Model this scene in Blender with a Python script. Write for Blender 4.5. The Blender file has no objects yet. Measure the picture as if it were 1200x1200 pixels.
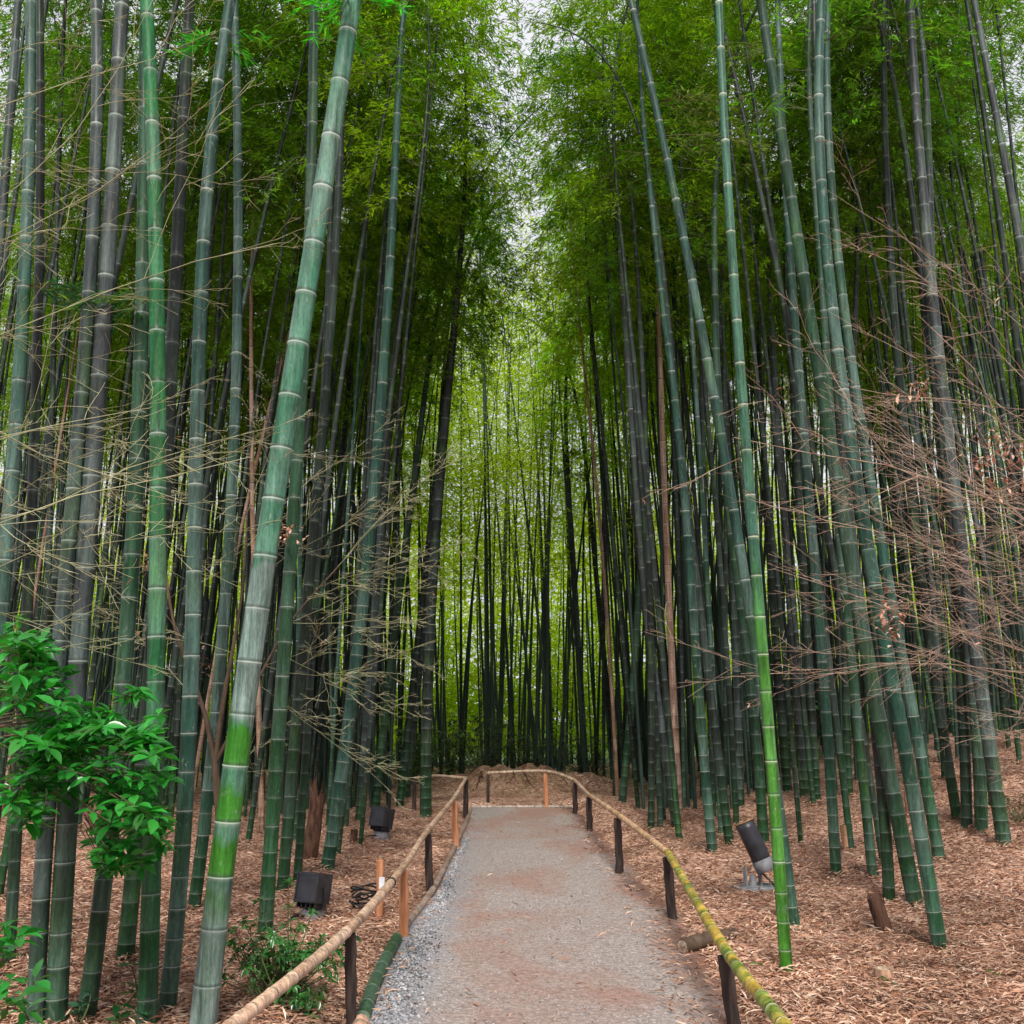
import bpy, math, random
import numpy as np
from mathutils import Vector, Matrix, Quaternion
rnd = random.Random(7)
rs = np.random.RandomState(11)
sc = bpy.context.scene
COL = sc.collection
PI = math.pi

# ------------------------------------------------------------------ camera
FPX, PITCH, EYE = 1150.0, math.radians(12.0), 1.6
cam_d = bpy.data.cameras.new("camera")
cam = bpy.data.objects.new("camera", cam_d); COL.objects.link(cam)
cam.location = (0, 0, EYE); cam.rotation_euler = (PI/2 + PITCH, 0, 0)
cam_d.sensor_width = 36; cam_d.lens = FPX/1200*36
cam_d.clip_end = 2000; cam_d.clip_start = 0.05
sc.camera = cam
CP, SP = math.cos(PITCH), math.sin(PITCH)

def ray(px, py):
    a, b = (px-600)/FPX, -(py-600)/FPX
    return a, CP - b*SP, SP + b*CP

# ------------------------------------------------------------------ terrain
def sstep(t):
    t = np.clip(t, 0, 1); return t*t*(3-2*t)
def flat_y(py):
    a, b, c = ray(600, py); return -EYE/c*b
ROWS = [(1700, 250, 1100), (1500, 315, 1010), (1300, 395, 905), (1200, 424, 858), (1150, 446, 836), (1100, 473, 812), (1050, 505, 768), (1000, 532, 722), (975, 543, 695), (947, 553, 670)]
PY_ = np.array([flat_y(r[0]) for r in ROWS])
PLX = np.array([(r[1]-600)/FPX*y/ray(600, r[0])[1] for r, y in zip(ROWS, PY_)])
PRX = np.array([(r[2]-600)/FPX*y/ray(600, r[0])[1] for r, y in zip(ROWS, PY_)])
PEND = PY_[-1]
def path_edges(y): return np.interp(y, PY_, PLX), np.interp(y, PY_, PRX)

def ground_z(x, y):
    x = np.asarray(x, float); y = np.asarray(y, float)
    n = (np.sin(x*2.1+0.7*np.sin(y*1.3))*np.cos(y*1.7+0.5)*0.03 + np.sin(x*0.63+1.0+y*0.31)*0.05
         + np.sin(x*5.1+y*3.3)*np.sin(y*4.7-x*1.9)*0.012)
    right = sstep((x-2.3)/8.0)*1.25*sstep((y-5)/10.0)*(1-0.75*sstep((y-26)/16))
    leftd = -0.25*sstep((-x-6)/8)
    far = -1.2*sstep((y-34)/26)
    mound = (0.44+0.16*np.sin(x*6.3+y*2.0)*np.sin(y*5.1+x))*np.exp(-((x-0.35)/2.3)**2 - ((y-(PEND+4.2))/1.5)**2)
    z = n + 0.03 + right + leftd + far + mound
    l, r = path_edges(y)
    dout = np.maximum(l - x, x - r)
    dout = np.maximum(dout, (y-PEND-0.1))
    w = sstep((dout-0.02)/0.35)
    return z*w + (-0.02)*(1-w) + 0.05*w*(x > r)*(1-sstep((dout-0.5)/1.5))

def on_ground(px, py):
    a, b, c = ray(px, py)
    t = -EYE/c if c < 0 else 60.0
    for _ in range(40):
        z = float(ground_z(t*a, t*b)); tn = (z-EYE)/c
        t = 0.5*t + 0.5*tn
    return Vector((t*a, t*b, EYE+t*c))
def on_plane(px, py, Y):
    a, b, c = ray(px, py); t = Y/b
    return Vector((t*a, Y, EYE+t*c))
def px_size(w, Y): return w*Y/FPX

# ------------------------------------------------------------------ mesh tools
class MB:
    def __init__(s): s.v = []; s.f = []; s.m = []; s.uv = []; s.n = 0
    def add(s, V, F, mat=0, uv=None):
        """V (n,3); F list/array of equal-length faces; uv per vertex (n,2)"""
        V = np.asarray(V, float); F = np.asarray(F, int)
        s.v.append(V); s.f.append(F + s.n); s.m.append(np.full(len(F), mat))
        u = np.zeros((len(V), 2)) if uv is None else np.asarray(uv, float)
        s.uv.append(u[F.ravel()]); s.n += len(V)
    def mesh(s, name, mats, smooth=True):
        me = bpy.data.meshes.new(name)
        V = np.concatenate(s.v); loops = np.concatenate([f.ravel() for f in s.f])
        sizes = np.concatenate([np.full(len(f), f.shape[1]) for f in s.f])
        starts = np.concatenate([[0], np.cumsum(sizes)[:-1]])
        me.vertices.add(len(V)); me.vertices.foreach_set("co", V.ravel())
        me.loops.add(len(loops)); me.loops.foreach_set("vertex_index", loops.astype(np.int32))
        me.polygons.add(len(sizes)); me.polygons.foreach_set("loop_start", starts.astype(np.int32))
        me.polygons.foreach_set("loop_total", sizes.astype(np.int32))
        me.polygons.foreach_set("material_index", np.concatenate(s.m).astype(np.int32))
        me.polygons.foreach_set("use_smooth", np.full(len(sizes), bool(smooth)))
        uvl = me.uv_layers.new(name="UVMap"); uvl.data.foreach_set("uv", np.concatenate(s.uv).ravel())
        for m in (mats if isinstance(mats, (list, tuple)) else [mats]): me.materials.append(m)
        me.update(calc_edges=True); me.validate()
        return me
    def build(s, name, mats, parent=None, smooth=True, loc=None):
        o = bpy.data.objects.new(name, s.mesh(name, mats, smooth)); COL.objects.link(o)
        if parent is not None: o.parent = parent
        if loc is not None: o.location = loc
        return o

def tube_arrays(P, R, sides=8, v=None, caps=True):
    P = np.asarray(P, float); R = np.asarray(R, float); n = len(P)
    T = np.gradient(P, axis=0); T /= np.linalg.norm(T, axis=1)[:, None] + 1e-9
    tm = T.mean(0); ref = np.array([1.0, 0, 0]) if abs(tm[0]) < 0.8*np.linalg.norm(tm) else np.array([0, 0, 1.0])
    A = np.cross(T, ref); A /= np.linalg.norm(A, axis=1)[:, None] + 1e-9
    B = np.cross(T, A)
    th = np.arange(sides)*2*PI/sides
    V = P[:, None, :] + R[:, None, None]*(np.cos(th)[None, :, None]*A[:, None, :] + np.sin(th)[None, :, None]*B[:, None, :])
    V = V.reshape(-1, 3)
    i = np.arange(n-1)[:, None]*sides; j = np.arange(sides)[None, :]; k = (j+1) % sides
    F = np.stack([i+j, i+sides+j, i+sides+k, i+k], -1).reshape(-1, 4)
    vv = np.arange(n, dtype=float) if v is None else np.asarray(v, float)
    uv = np.stack([np.tile(th/(2*PI), n), np.repeat(vv, sides)], -1)
    return V, F, uv
def add_tube(mb, P, R, sides=8, v=None, mat=0, caps=True):
    V, F, uv = tube_arrays(P, R, sides, v)
    mb.add(V, F, mat, uv)
    if caps:
        n = len(P)
        for ring, flip in ((0, False), (n-1, True)):
            idx = np.arange(ring*sides, ring*sides+sides)
            if flip: idx = idx[::-1]
            mb.add(V[idx], [list(range(sides))], mat, uv[idx])
def add_box(mb, c, s, rot=None, mat=0, taper=1.0, bev=0.0):
    x, y, z = s[0]/2, s[1]/2, s[2]/2
    if bev <= 0:
        V = np.array([[-x,-y,-z],[x,-y,-z],[x,y,-z],[-x,y,-z],[-x*taper,-y*taper,z],[x*taper,-y*taper,z],[x*taper,y*taper,z],[-x*taper,y*taper,z]])
        F = [[0,3,2,1],[4,5,6,7],[0,1,5,4],[1,2,6,5],[2,3,7,6],[3,0,4,7]]
        if rot is not None: V = V @ np.array(rot).T
        mb.add(V+np.array(c), F, mat)
    else:
        b = bev; V = []; 
        for (zz, ins) in ((-z, b), (-z+b, 0), (z-b, 0), (z, b)):
            k = taper if zz > 0 else 1
            X, Y = x*k-ins, y*k-ins; q = b
            V += [[-X+q,-Y,zz],[X-q,-Y,zz],[X,-Y+q,zz],[X,Y-q,zz],[X-q,Y,zz],[-X+q,Y,zz],[-X,Y-q,zz],[-X,-Y+q,zz]]
        V = np.array(V); F = []
        for r in range(3):
            for j in range(8): F.append([r*8+j, r*8+(j+1) % 8, r*8+8+(j+1) % 8, r*8+8+j])
        if rot is not None: V = V @ np.array(rot).T
        V = V + np.array(c)
        mb.add(V, F, mat); mb.add(V[:8], [list(range(8))[::-1]], mat); mb.add(V[24:], [list(range(8))], mat)

def thing(name, loc, label, cat, group=None):
    o = bpy.data.objects.new(name, None); COL.objects.link(o); o.location = loc; o.empty_display_size = 0.2
    o["label"] = label; o["category"] = cat
    if group: o["group"] = group
    return o
def tag(o, label, cat, group=None):
    o["label"] = label; o["category"] = cat
    if group: o["group"] = group
    return o

# ------------------------------------------------------------------ materials
def new_mat(name):
    m = bpy.data.materials.new(name); m.use_nodes = True
    nt = m.node_tree; nt.nodes.clear()
    out = nt.nodes.new("ShaderNodeOutputMaterial")
    return m, nt, out
class NT:
    def __init__(s, nt): s.nt = nt
    def n(s, t, **kw):
        nd = s.nt.nodes.new(t)
        for k, v in kw.items():
            if k in nd.inputs: s.set(nd.inputs[k], v)
            else: setattr(nd, k, v)
        return nd
    def set(s, sock, v):
        if hasattr(v, "links"): s.nt.links.new(v, sock)
        elif isinstance(v, (tuple, list)) and len(v) == 3 and sock.type == 'RGBA': sock.default_value = (*v, 1)
        else: sock.default_value = v
    def math(s, op, a, b=0.0, c=None, clamp=False):
        nd = s.nt.nodes.new("ShaderNodeMath"); nd.operation = op; nd.use_clamp = clamp
        s.set(nd.inputs[0], a); s.set(nd.inputs[1], b)
        if c is not None: s.set(nd.inputs[2], c)
        return nd.outputs[0]
    def mix(s, f, a, b, mode='MIX'):
        nd = s.nt.nodes.new("ShaderNodeMix"); nd.data_type = 'RGBA'; nd.blend_type = mode; nd.clamp_factor = True
        s.set(nd.inputs[0], f); s.set(nd.inputs[6], a); s.set(nd.inputs[7], b); return nd.outputs[2]
    def rng(s, v, a, b, c=0.0, d=1.0, smooth=False):
        nd = s.nt.nodes.new("ShaderNodeMapRange"); nd.clamp = True
        if smooth: nd.interpolation_type = 'SMOOTHSTEP'
        for i, q in enumerate((v, a, b, c, d)): s.set(nd.inputs[i], q)
        return nd.outputs[0]
    def noise(s, vec, scale, detail=3, rough=0.55, dist=0.0):
        nd = s.nt.nodes.new("ShaderNodeTexNoise"); s.set(nd.inputs["Vector"], vec); nd.inputs["Scale"].default_value = scale
        nd.inputs["Detail"].default_value = detail; nd.inputs["Roughness"].default_value = rough; nd.inputs["Distortion"].default_value = dist
        return nd.outputs[0]
    def vor(s, vec, scale, out="Color", feature='F1'):
        nd = s.nt.nodes.new("ShaderNodeTexVoronoi"); s.set(nd.inputs["Vector"], vec); nd.inputs["Scale"].default_value = scale; nd.feature = feature
        return nd.outputs[out]
    def scale(s, vec, k):
        nd = s.nt.nodes.new("ShaderNodeVectorMath"); nd.operation = 'MULTIPLY'; s.set(nd.inputs[0], vec); nd.inputs[1].default_value = k
        return nd.outputs[0]
    def addv(s, a, b):
        nd = s.nt.nodes.new("ShaderNodeVectorMath"); nd.operation = 'ADD'; s.set(nd.inputs[0], a); s.set(nd.inputs[1], b); return nd.outputs[0]
    def bump(s, h, strength, dist=0.01):
        nd = s.nt.nodes.new("ShaderNodeBump"); nd.inputs["Strength"].default_value = strength; nd.inputs["Distance"].default_value = dist
        s.set(nd.inputs["Height"], h); return nd.outputs[0]
    def bsdf(s, color, rough=0.6, spec=0.3, normal=None, metal=0.0):
        nd = s.nt.nodes.new("ShaderNodeBsdfPrincipled"); s.set(nd.inputs["Base Color"], color); s.set(nd.inputs["Roughness"], rough)
        s.set(nd.inputs["Specular IOR Level"], spec); s.set(nd.inputs["Metallic"], metal)
        if normal is not None: s.set(nd.inputs["Normal"], normal)
        return nd.outputs[0]

def mat_culm(name, bloom=(0.120, 0.170, 0.152), bloom_amt=0.65, ring=(0.33, 0.39, 0.34), moss=(0.055, 0.13, 0.03), moss_amt=0.5, alt=None, rough=0.42, foot=None, inmoss=False):
    m, nt, out = new_mat(name); k = NT(nt)
    oi = k.n("ShaderNodeObjectInfo"); tc = k.n("ShaderNodeTexCoord"); uv = k.n("ShaderNodeUVMap")
    sx = k.n("ShaderNodeSeparateXYZ"); nt.links.new(uv.outputs[0], sx.inputs[0])
    v = sx.outputs[1]; fr = k.math('FRACT', v); fl = k.math('FLOOR', v)
    off = k.math('MULTIPLY', oi.outputs["Random"], 37.0)
    cmb = k.n("ShaderNodeCombineXYZ"); nt.links.new(off, cmb.inputs[0]); nt.links.new(off, cmb.inputs[1]); nt.links.new(off, cmb.inputs[2])
    pos = k.addv(tc.outputs["Object"], cmb.outputs[0])
    streak = k.noise(k.scale(pos, (30, 30, 2.2)), 1.0, 4, 0.65)
    blot = k.noise(k.scale(pos, (5, 5, 1.6)), 1.0, 4, 0.6, 0.6)
    big = k.noise(k.scale(pos, (0.3, 0.3, 0.55)), 1.0, 2, 0.5)
    wn = k.n("ShaderNodeTexWhiteNoise", noise_dimensions='2D')
    c2 = k.n("ShaderNodeCombineXYZ"); nt.links.new(fl, c2.inputs[0]); nt.links.new(off, c2.inputs[1]); nt.links.new(c2.outputs[0], wn.inputs["Vector"])
    inode = wn.outputs["Value"]
    base = oi.outputs["Color"]
    sz = k.n("ShaderNodeSeparateXYZ"); nt.links.new(tc.outputs["Object"], sz.inputs[0])
    if foot is not None:
        hn = k.math('ADD', sz.outputs[2], k.math('ADD', k.math('MULTIPLY', k.math('SUBTRACT', blot, 0.5), 1.2), k.math('MULTIPLY', oi.outputs["Random"], 0.9)))
        base = k.mix(k.math('MULTIPLY', k.rng(hn, foot[1], foot[2], 1, 0), foot[3]), base, foot[0])
    if alt is not None:
        base = k.mix(k.rng(k.math('ADD', blot, k.math('MULTIPLY', k.math('SUBTRACT', inode, 0.5), 0.10)), 0.42, 0.60), base, alt)
    # waxy grey bloom in patches
    bf = k.math('MULTIPLY', k.rng(k.math('ADD', k.math('MULTIPLY', big, 0.55), k.math('ADD', k.math('MULTIPLY', blot, 0.45), k.math('MULTIPLY', k.math('SUBTRACT', inode, 0.5), 0.16))), 0.44, 0.62), bloom_amt)
    if inmoss:
        zz = k.math('ADD', sz.outputs[2], k.math('MULTIPLY', k.math('SUBTRACT', blot, 0.5), 0.25))
        band = k.math('MAXIMUM', k.rng(zz, 0.78, 0.62), k.math('MULTIPLY', k.rng(zz, 1.46, 1.52), k.rng(zz, 2.36, 2.30)))
        bf = k.math('MAXIMUM', k.math('MULTIPLY', bf, 0.6), k.math('MULTIPLY', band, k.rng(streak, 0.25, 0.6, 0.55, 1.0)))
    lum = k.n("ShaderNodeVectorMath", operation='MULTIPLY'); nt.links.new(base, lum.inputs[0]); lum.inputs[1].default_value = (1.7, 1.7, 1.7)
    blc = k.mix(0.55, k.mix(0.5, lum.outputs[0], bloom, 'MIX'), bloom)
    blo = k.n("ShaderNodeVectorMath", operation='MULTIPLY'); nt.links.new(blc, blo.inputs[0]); 
    br = k.math('ADD', 0.35, k.math('MULTIPLY', oi.outputs["Alpha"], 0.65))
    for i in range(1): nt.links.new(br, blo.inputs[1])
    c = k.mix(bf, base, blo.outputs[0])
    # moss and algae
    mf = k.math('MULTIPLY', k.rng(k.noise(k.scale(pos, (4, 4, 0.8)), 1.3, 5, 0.65), 0.54, 0.68), moss_amt)
    if inmoss:
        gate = k.math('MULTIPLY', k.rng(zz, 0.45, 0.72), k.rng(zz, 1.56, 1.46))
        gm = k.math('MULTIPLY', gate, k.rng(k.math('ADD', fr, k.math('MULTIPLY', k.math('SUBTRACT', blot, 0.5), 1.8)), 0.85, 0.55))
        mf = k.math('MAXIMUM', mf, k.math('MULTIPLY', gm, 0.95))
    c = k.mix(mf, c, moss)
    grain = k.noise(k.scale(pos, (95, 95, 26)), 1.0, 3, 0.7)
    sv = k.math('MULTIPLY', k.rng(streak, 0.3, 0.7, 0.40, 1.48), k.rng(grain, 0.3, 0.7, 0.72, 1.26))
    vm = k.n("ShaderNodeVectorMath", operation='MULTIPLY'); nt.links.new(c, vm.inputs[0]); nt.links.new(k.math('MULTIPLY', sv, k.rng(inode, 0, 1, 0.8, 1.2)), vm.inputs[1])
    c = vm.outputs[0]
    stain = k.rng(k.noise(k.scale(pos, (9, 9, 0.7)), 1.0, 5, 0.7, 0.4), 0.56, 0.70)
    c = k.mix(k.math('MULTIPLY', stain, 0.7), c, (0.016, 0.018, 0.016))
    # pale scratches / lichen flecks
    lich = k.math('MULTIPLY', k.rng(k.noise(k.scale(pos, (16, 16, 7)), 1.0, 5, 0.72, 0.5), 0.60, 0.68), 0.45)
    c = k.mix(k.math('MULTIPLY', lich, k.math('ADD', 0.25, k.math('MULTIPLY', oi.outputs['Alpha'], 0.6))), c, (0.26, 0.29, 0.265))
    fleck = k.rng(k.noise(k.scale(pos, (55, 55, 22)), 1.0, 3, 0.7), 0.66, 0.74)
    c = k.mix(k.math('MULTIPLY', fleck, 0.35), c, ring)
    # node rings
    edge = k.math('ADD', fr, k.math('MULTIPLY', k.math('SUBTRACT', streak, 0.5), 0.10))
    wring = k.math('MULTIPLY', k.rng(edge, 0.90, 0.985, 0, 1, True), 0.32)
    wn2 = k.n('ShaderNodeTexWhiteNoise', noise_dimensions='2D'); c3 = k.n('ShaderNodeCombineXYZ'); nt.links.new(k.math('FLOOR', k.math('ADD', v, 0.5)), c3.inputs[0]); nt.links.new(off, c3.inputs[1]); nt.links.new(c3.outputs[0], wn2.inputs['Vector'])
    rk = k.math('MULTIPLY', k.math('ADD', 0.3, k.math('MULTIPLY', oi.outputs['Alpha'], 0.7)), k.math('MULTIPLY', k.rng(wn2.outputs['Value'], 0, 1, 0.4, 1.1), k.rng(blot, 0.3, 0.6, 0.5, 1.1)))
    c = k.mix(k.math('MULTIPLY', wring, rk), c, ring)
    ridge = k.math('MAXIMUM', k.rng(fr, 0.980, 0.988), k.rng(fr, 0.012, 0.005))
    c = k.mix(k.math('MULTIPLY', k.math('MULTIPLY', ridge, 0.9), rk), c, ring)
    dark = k.math('MULTIPLY', k.rng(fr, 0.014, 0.024), k.rng(fr, 0.09, 0.035))
    c = k.mix(k.math('MULTIPLY', dark, 0.75), c, (0.03, 0.035, 0.025))
    b = k.bsdf(c, k.rng(streak, 0.3, 0.7, rough-0.06, rough+0.22), 0.25, k.bump(streak, 0.12, 0.004))
    nt.links.new(b, out.inputs[0]); return m

def mat_leaf(name, transl=(0.16, 0.30, 0.03), tf=0.42, var=0.45, rough=0.5, spec=0.25, color=None, hue2=(0.16, 0.13, 0.02)):
    m, nt, out = new_mat(name); k = NT(nt)
    oi = k.n("ShaderNodeObjectInfo"); g = k.n("ShaderNodeNewGeometry")
    r = g.outputs["Random Per Island"]
    base = oi.outputs["Color"] if color is None else color
    vm = k.n("ShaderNodeVectorMath", operation='MULTIPLY'); k.set(vm.inputs[0], base if color is None else (0, 0, 0))
    if color is not None: vm.inputs[0].default_value = color
    nt.links.new(k.rng(r, 0, 1, 1-var, 1+var), vm.inputs[1])
    c = k.mix(k.math('MULTIPLY', k.rng(k.math('FRACT', k.math('MULTIPLY', r, 7.31)), 0.7, 1.0), 0.45), vm.outputs[0], hue2)
    d = k.bsdf(c, rough, spec)
    t = k.n("ShaderNodeBsdfTranslucent")
    tm = k.n("ShaderNodeVectorMath", operation='MULTIPLY'); nt.links.new(c, tm.inputs[0]); tm.inputs[1].default_value = tuple(transl)
    nt.links.new(tm.outputs[0], t.inputs[0])
    mx = k.n("ShaderNodeMixShader"); mx.inputs[0].default_value = tf
    nt.links.new(d, mx.inputs[1]); nt.links.new(t.outputs[0], mx.inputs[2]); nt.links.new(mx.outputs[0], out.inputs[0])
    return m

def mat_simple(name, c1, c2, scale=(8, 8, 8), rough=0.7, spec=0.2, bump=0.3, detail=5, contrast=(0.35, 0.65), metal=0.0, bd=0.01):
    m, nt, out = new_mat(name); k = NT(nt)
    tc = k.n("ShaderNodeTexCoord"); oi = k.n("ShaderNodeObjectInfo")
    off = k.math('MULTIPLY', oi.outputs["Random"], 23.0)
    n = k.noise(k.addv(k.scale(tc.outputs["Object"], scale), off), 1.0, detail, 0.62)
    c = k.mix(k.rng(n, *contrast), c1, c2)
    nt.links.new(k.bsdf(c, rough, spec, k.bump(n, bump, bd), metal), out.inputs[0]); return m

def mat_flake(name, cols, var=0.35, rough=0.75):
    """dry leaf: colour by piece"""
    m, nt, out = new_mat(name); k = NT(nt)
    g = k.n("ShaderNodeNewGeometry"); cr = k.n("ShaderNodeValToRGB"); r = g.outputs["Random Per Island"]
    nt.links.new(r, cr.inputs[0]); e = cr.color_ramp.elements
    while len(e) < len(cols): e.new(0.5)
    for i, c in enumerate(cols): e[i].position = i/(len(cols)-1); e[i].color = (*c, 1)
    pn = k.noise(g.outputs['Position'], 0.9, 4, 0.65); vm = k.n('ShaderNodeVectorMath', operation='MULTIPLY'); nt.links.new(cr.outputs[0], vm.inputs[0]); nt.links.new(k.rng(pn, 0.36, 0.64, 1.10, 0.60), vm.inputs[1])
    nt.links.new(k.bsdf(vm.outputs[0], rough, 0.2), out.inputs[0]); return m

def mat_litter():
    m, nt, out = new_mat("leaf_litter_ground"); k = NT(nt)
    g = k.n("ShaderNodeNewGeometry"); p = g.outputs["Position"]
    w = k.n("ShaderNodeTexNoise"); nt.links.new(p, w.inputs["Vector"]); w.inputs["Scale"].default_value = 1.3
    rot1 = k.n("ShaderNodeVectorRotate", rotation_type='Z_AXIS'); nt.links.new(p, rot1.inputs["Vector"]); rot1.inputs["Angle"].default_value = 0.6
    rot2 = k.n("ShaderNodeVectorRotate", rotation_type='Z_AXIS'); nt.links.new(p, rot2.inputs["Vector"]); rot2.inputs["Angle"].default_value = 2.3
    v1 = k.vor(k.scale(rot1.outputs[0], (60, 11, 20)), 1.0); v2 = k.vor(k.scale(rot2.outputs[0], (60, 12, 20)), 1.0)
    s1 = k.n("ShaderNodeSeparateColor"); nt.links.new(v1, s1.inputs[0]); s2 = k.n("ShaderNodeSeparateColor"); nt.links.new(v2, s2.inputs[0])
    pick = k.rng(k.noise(p, 14, 2), 0.46, 0.54)
    r = k.n("ShaderNodeMix"); r.data_type = 'FLOAT'; nt.links.new(pick, r.inputs[0]); nt.links.new(s1.outputs[0], r.inputs[2]); nt.links.new(s2.outputs[1], r.inputs[3])
    cr = k.n("ShaderNodeValToRGB"); nt.links.new(r.outputs[0], cr.inputs[0]); e = cr.color_ramp.elements
    cols = [(0.0, (0.035, 0.014, 0.010)), (0.3, (0.24, 0.115, 0.078)), (0.65, (0.52, 0.31, 0.225)), (1.0, (0.74, 0.54, 0.42))]
    while len(e) < 4: e.new(0.5)
    for i, (q, c) in enumerate(cols): e[i].position = q; e[i].color = (*c, 1)
    big = k.noise(p, 0.9, 4, 0.65)
    c = k.mix(k.rng(big, 0.44, 0.64, 0, 0.75), cr.outputs[0], (0.10, 0.042, 0.024))
    c = k.mix(k.rng(k.noise(p, 2.3, 5, 0.7), 0.62, 0.75, 0, 0.4), c, (0.08, 0.05, 0.03))
    # beyond the grove: green undergrowth
    sy = k.n("ShaderNodeSeparateXYZ"); nt.links.new(p, sy.inputs[0])
    c = k.mix(k.rng(sy.outputs[1], 34, 44), c, (0.05, 0.09, 0.02))
    # mossy bank behind the path's end
    dx = k.math('POWER', k.math('DIVIDE', k.math('SUBTRACT', sy.outputs[0], 0.0), 1.6), 2.0)
    dy = k.math('POWER', k.math('DIVIDE', k.math('SUBTRACT', sy.outputs[1], PEND+3.0), 1.6), 2.0)
    mm = k.rng(k.math('ADD', k.math('ADD', dx, dy), k.math('MULTIPLY', k.math('SUBTRACT', k.noise(p, 2.5, 4), 0.5), 1.6)), 1.2, 0.5)
    earth = k.mix(k.rng(k.noise(p, 5, 4), 0.4, 0.6), (0.17, 0.085, 0.045), (0.07, 0.075, 0.025))
    c = k.mix(k.math('MULTIPLY', mm, 0.38), c, earth)
    b = k.bsdf(c, 0.85, 0.15, k.bump(k.math('ADD', r.outputs[0], k.noise(p, 30, 3)), 0.7, 0.02))
    nt.links.new(b, out.inputs[0]); return m

def mat_path():
    m, nt, out = new_mat("compacted_gravel"); k = NT(nt)
    g = k.n("ShaderNodeNewGeometry"); p = g.outputs["Position"]; uv = k.n("ShaderNodeUVMap")
    sx = k.n("ShaderNodeSeparateXYZ"); nt.links.new(uv.outputs[0], sx.inputs[0]); u = sx.outputs[0]
    sp = k.n("ShaderNodeSeparateXYZ"); nt.links.new(p, sp.inputs[0])
    fine = k.vor(p, 85); sf = k.n("ShaderNodeSeparateColor"); nt.links.new(fine, sf.inputs[0])
    fd = k.vor(p, 85, "Distance")
    mid = k.noise(p, 26, 4, 0.7)
    big = k.noise(k.scale(p, (1.0, 0.55, 1)), 0.8, 5, 0.62, 0.5)
    grey = k.mix(k.rng(mid, 0.3, 0.7), (0.20, 0.162, 0.148), (0.36, 0.31, 0.285))
    grey = k.mix(k.rng(sf.outputs[0], 0.72, 1.0, 0, 0.75), grey, (0.55, 0.50, 0.47))
    grey = k.mix(k.rng(sf.outputs[1], 0.72, 1.0, 0, 0.6), grey, (0.12, 0.095, 0.09))
    brown = k.mix(k.rng(mid, 0.3, 0.7), (0.20, 0.105, 0.08), (0.36, 0.225, 0.18))
    c = k.mix(k.rng(big, 0.46, 0.62, 0, 0.85), grey, brown)
    # loose grey gravel along the edging
    ed = k.math('ADD', u, k.math('MULTIPLY', k.math('SUBTRACT', k.noise(p, 3.5, 4), 0.5), 0.16))
    loose = k.mix(sf.outputs[2], (0.11, 0.11, 0.125), (0.40, 0.40, 0.42))
    c = k.mix(k.math('MULTIPLY', k.rng(ed, 0.20, 0.08), k.rng(sp.outputs[1], 14, 7, 0.25, 1)), c, loose)
    # earth brushed in on the other edge
    c = k.mix(k.rng(ed, 0.84, 0.98, 0, 0.9), c, (0.20, 0.105, 0.075))
    h = k.math('ADD', k.math('MULTIPLY', fd, -0.6), mid)
    nt.links.new(k.bsdf(c, 0.9, 0.15, k.bump(h, 0.55, 0.012)), out.inputs[0]); return m

M_LIVE = mat_culm("bamboo_culm", foot=((0.022, 0.085, 0.03), 0.5, 1.9, 0.72))
M_PATCH = mat_culm("bamboo_culm_patchy", bloom=(0.23, 0.26, 0.265), bloom_amt=1.0, ring=(0.42, 0.46, 0.42), moss=(0.03, 0.15, 0.010), moss_amt=0.3, inmoss=True)
M_FRESH = mat_culm("bamboo_culm_fresh", bloom_amt=0.3, ring=(0.62, 0.66, 0.5), moss_amt=0.3, rough=0.33, foot=((0.055, 0.21, 0.02), 2.2, 3.2, 1.0))
M_DRY = mat_culm("dry_bamboo", bloom=(0.45, 0.38, 0.32), bloom_amt=0.5, ring=(0.50, 0.40, 0.31), moss=(0.14, 0.08, 0.045), moss_amt=0.5, rough=0.5)
M_RAILG = mat_culm("ripening_bamboo", bloom_amt=0.1, ring=(0.72, 0.70, 0.50), moss=(0.16, 0.10, 0.03), moss_amt=0.3, alt=(0.145, 0.20, 0.03), rough=0.4)
M_LEAF = mat_leaf("bamboo_leaf", transl=(2.1, 2.3, 0.8), tf=0.5, hue2=(0.20, 0.22, 0.02))
M_TWIG = mat_simple("bamboo_twig", (0.06, 0.08, 0.03), (0.13, 0.13, 0.06), (20, 20, 20))
M_BROAD = mat_leaf("broad_leaf", transl=(1.8, 2.2, 0.8), tf=0.25, rough=0.28, spec=0.6, hue2=(0.05, 0.13, 0.02), var=0.55)
M_BARE = mat_simple("bare_twig", (0.23, 0.14, 0.10), (0.46, 0.33, 0.25), (6, 6, 6), bump=0.1)
M_BAREG = mat_simple("green_twig", (0.27, 0.27, 0.13), (0.50, 0.47, 0.30), (6, 6, 6), bump=0.1)
M_BARK = mat_simple("dark_bark", (0.05, 0.035, 0.025), (0.13, 0.085, 0.055), (14, 14, 4), bump=0.6)
M_POSTD = mat_simple("charred_post", (0.018, 0.014, 0.013), (0.075, 0.05, 0.042), (34, 34, 4), bump=0.8, rough=0.8)
M_POSTO = mat_simple("new_post", (0.34, 0.13, 0.06), (0.56, 0.27, 0.14), (30, 30, 3), bump=0.3, rough=0.6)
M_STUMP = mat_simple("old_stump", (0.032, 0.016, 0.011), (0.13, 0.066, 0.043), (26, 26, 6), bump=0.9, rough=0.9)
M_CUT = mat_simple("cut_face", (0.25, 0.18, 0.12), (0.52, 0.42, 0.33), (40, 40, 40), bump=0.3)
M_BLACK = mat_simple("black_metal", (0.012, 0.012, 0.015), (0.030, 0.031, 0.038), (9, 9, 9), bump=0.05, rough=0.42, spec=0.45)
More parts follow.
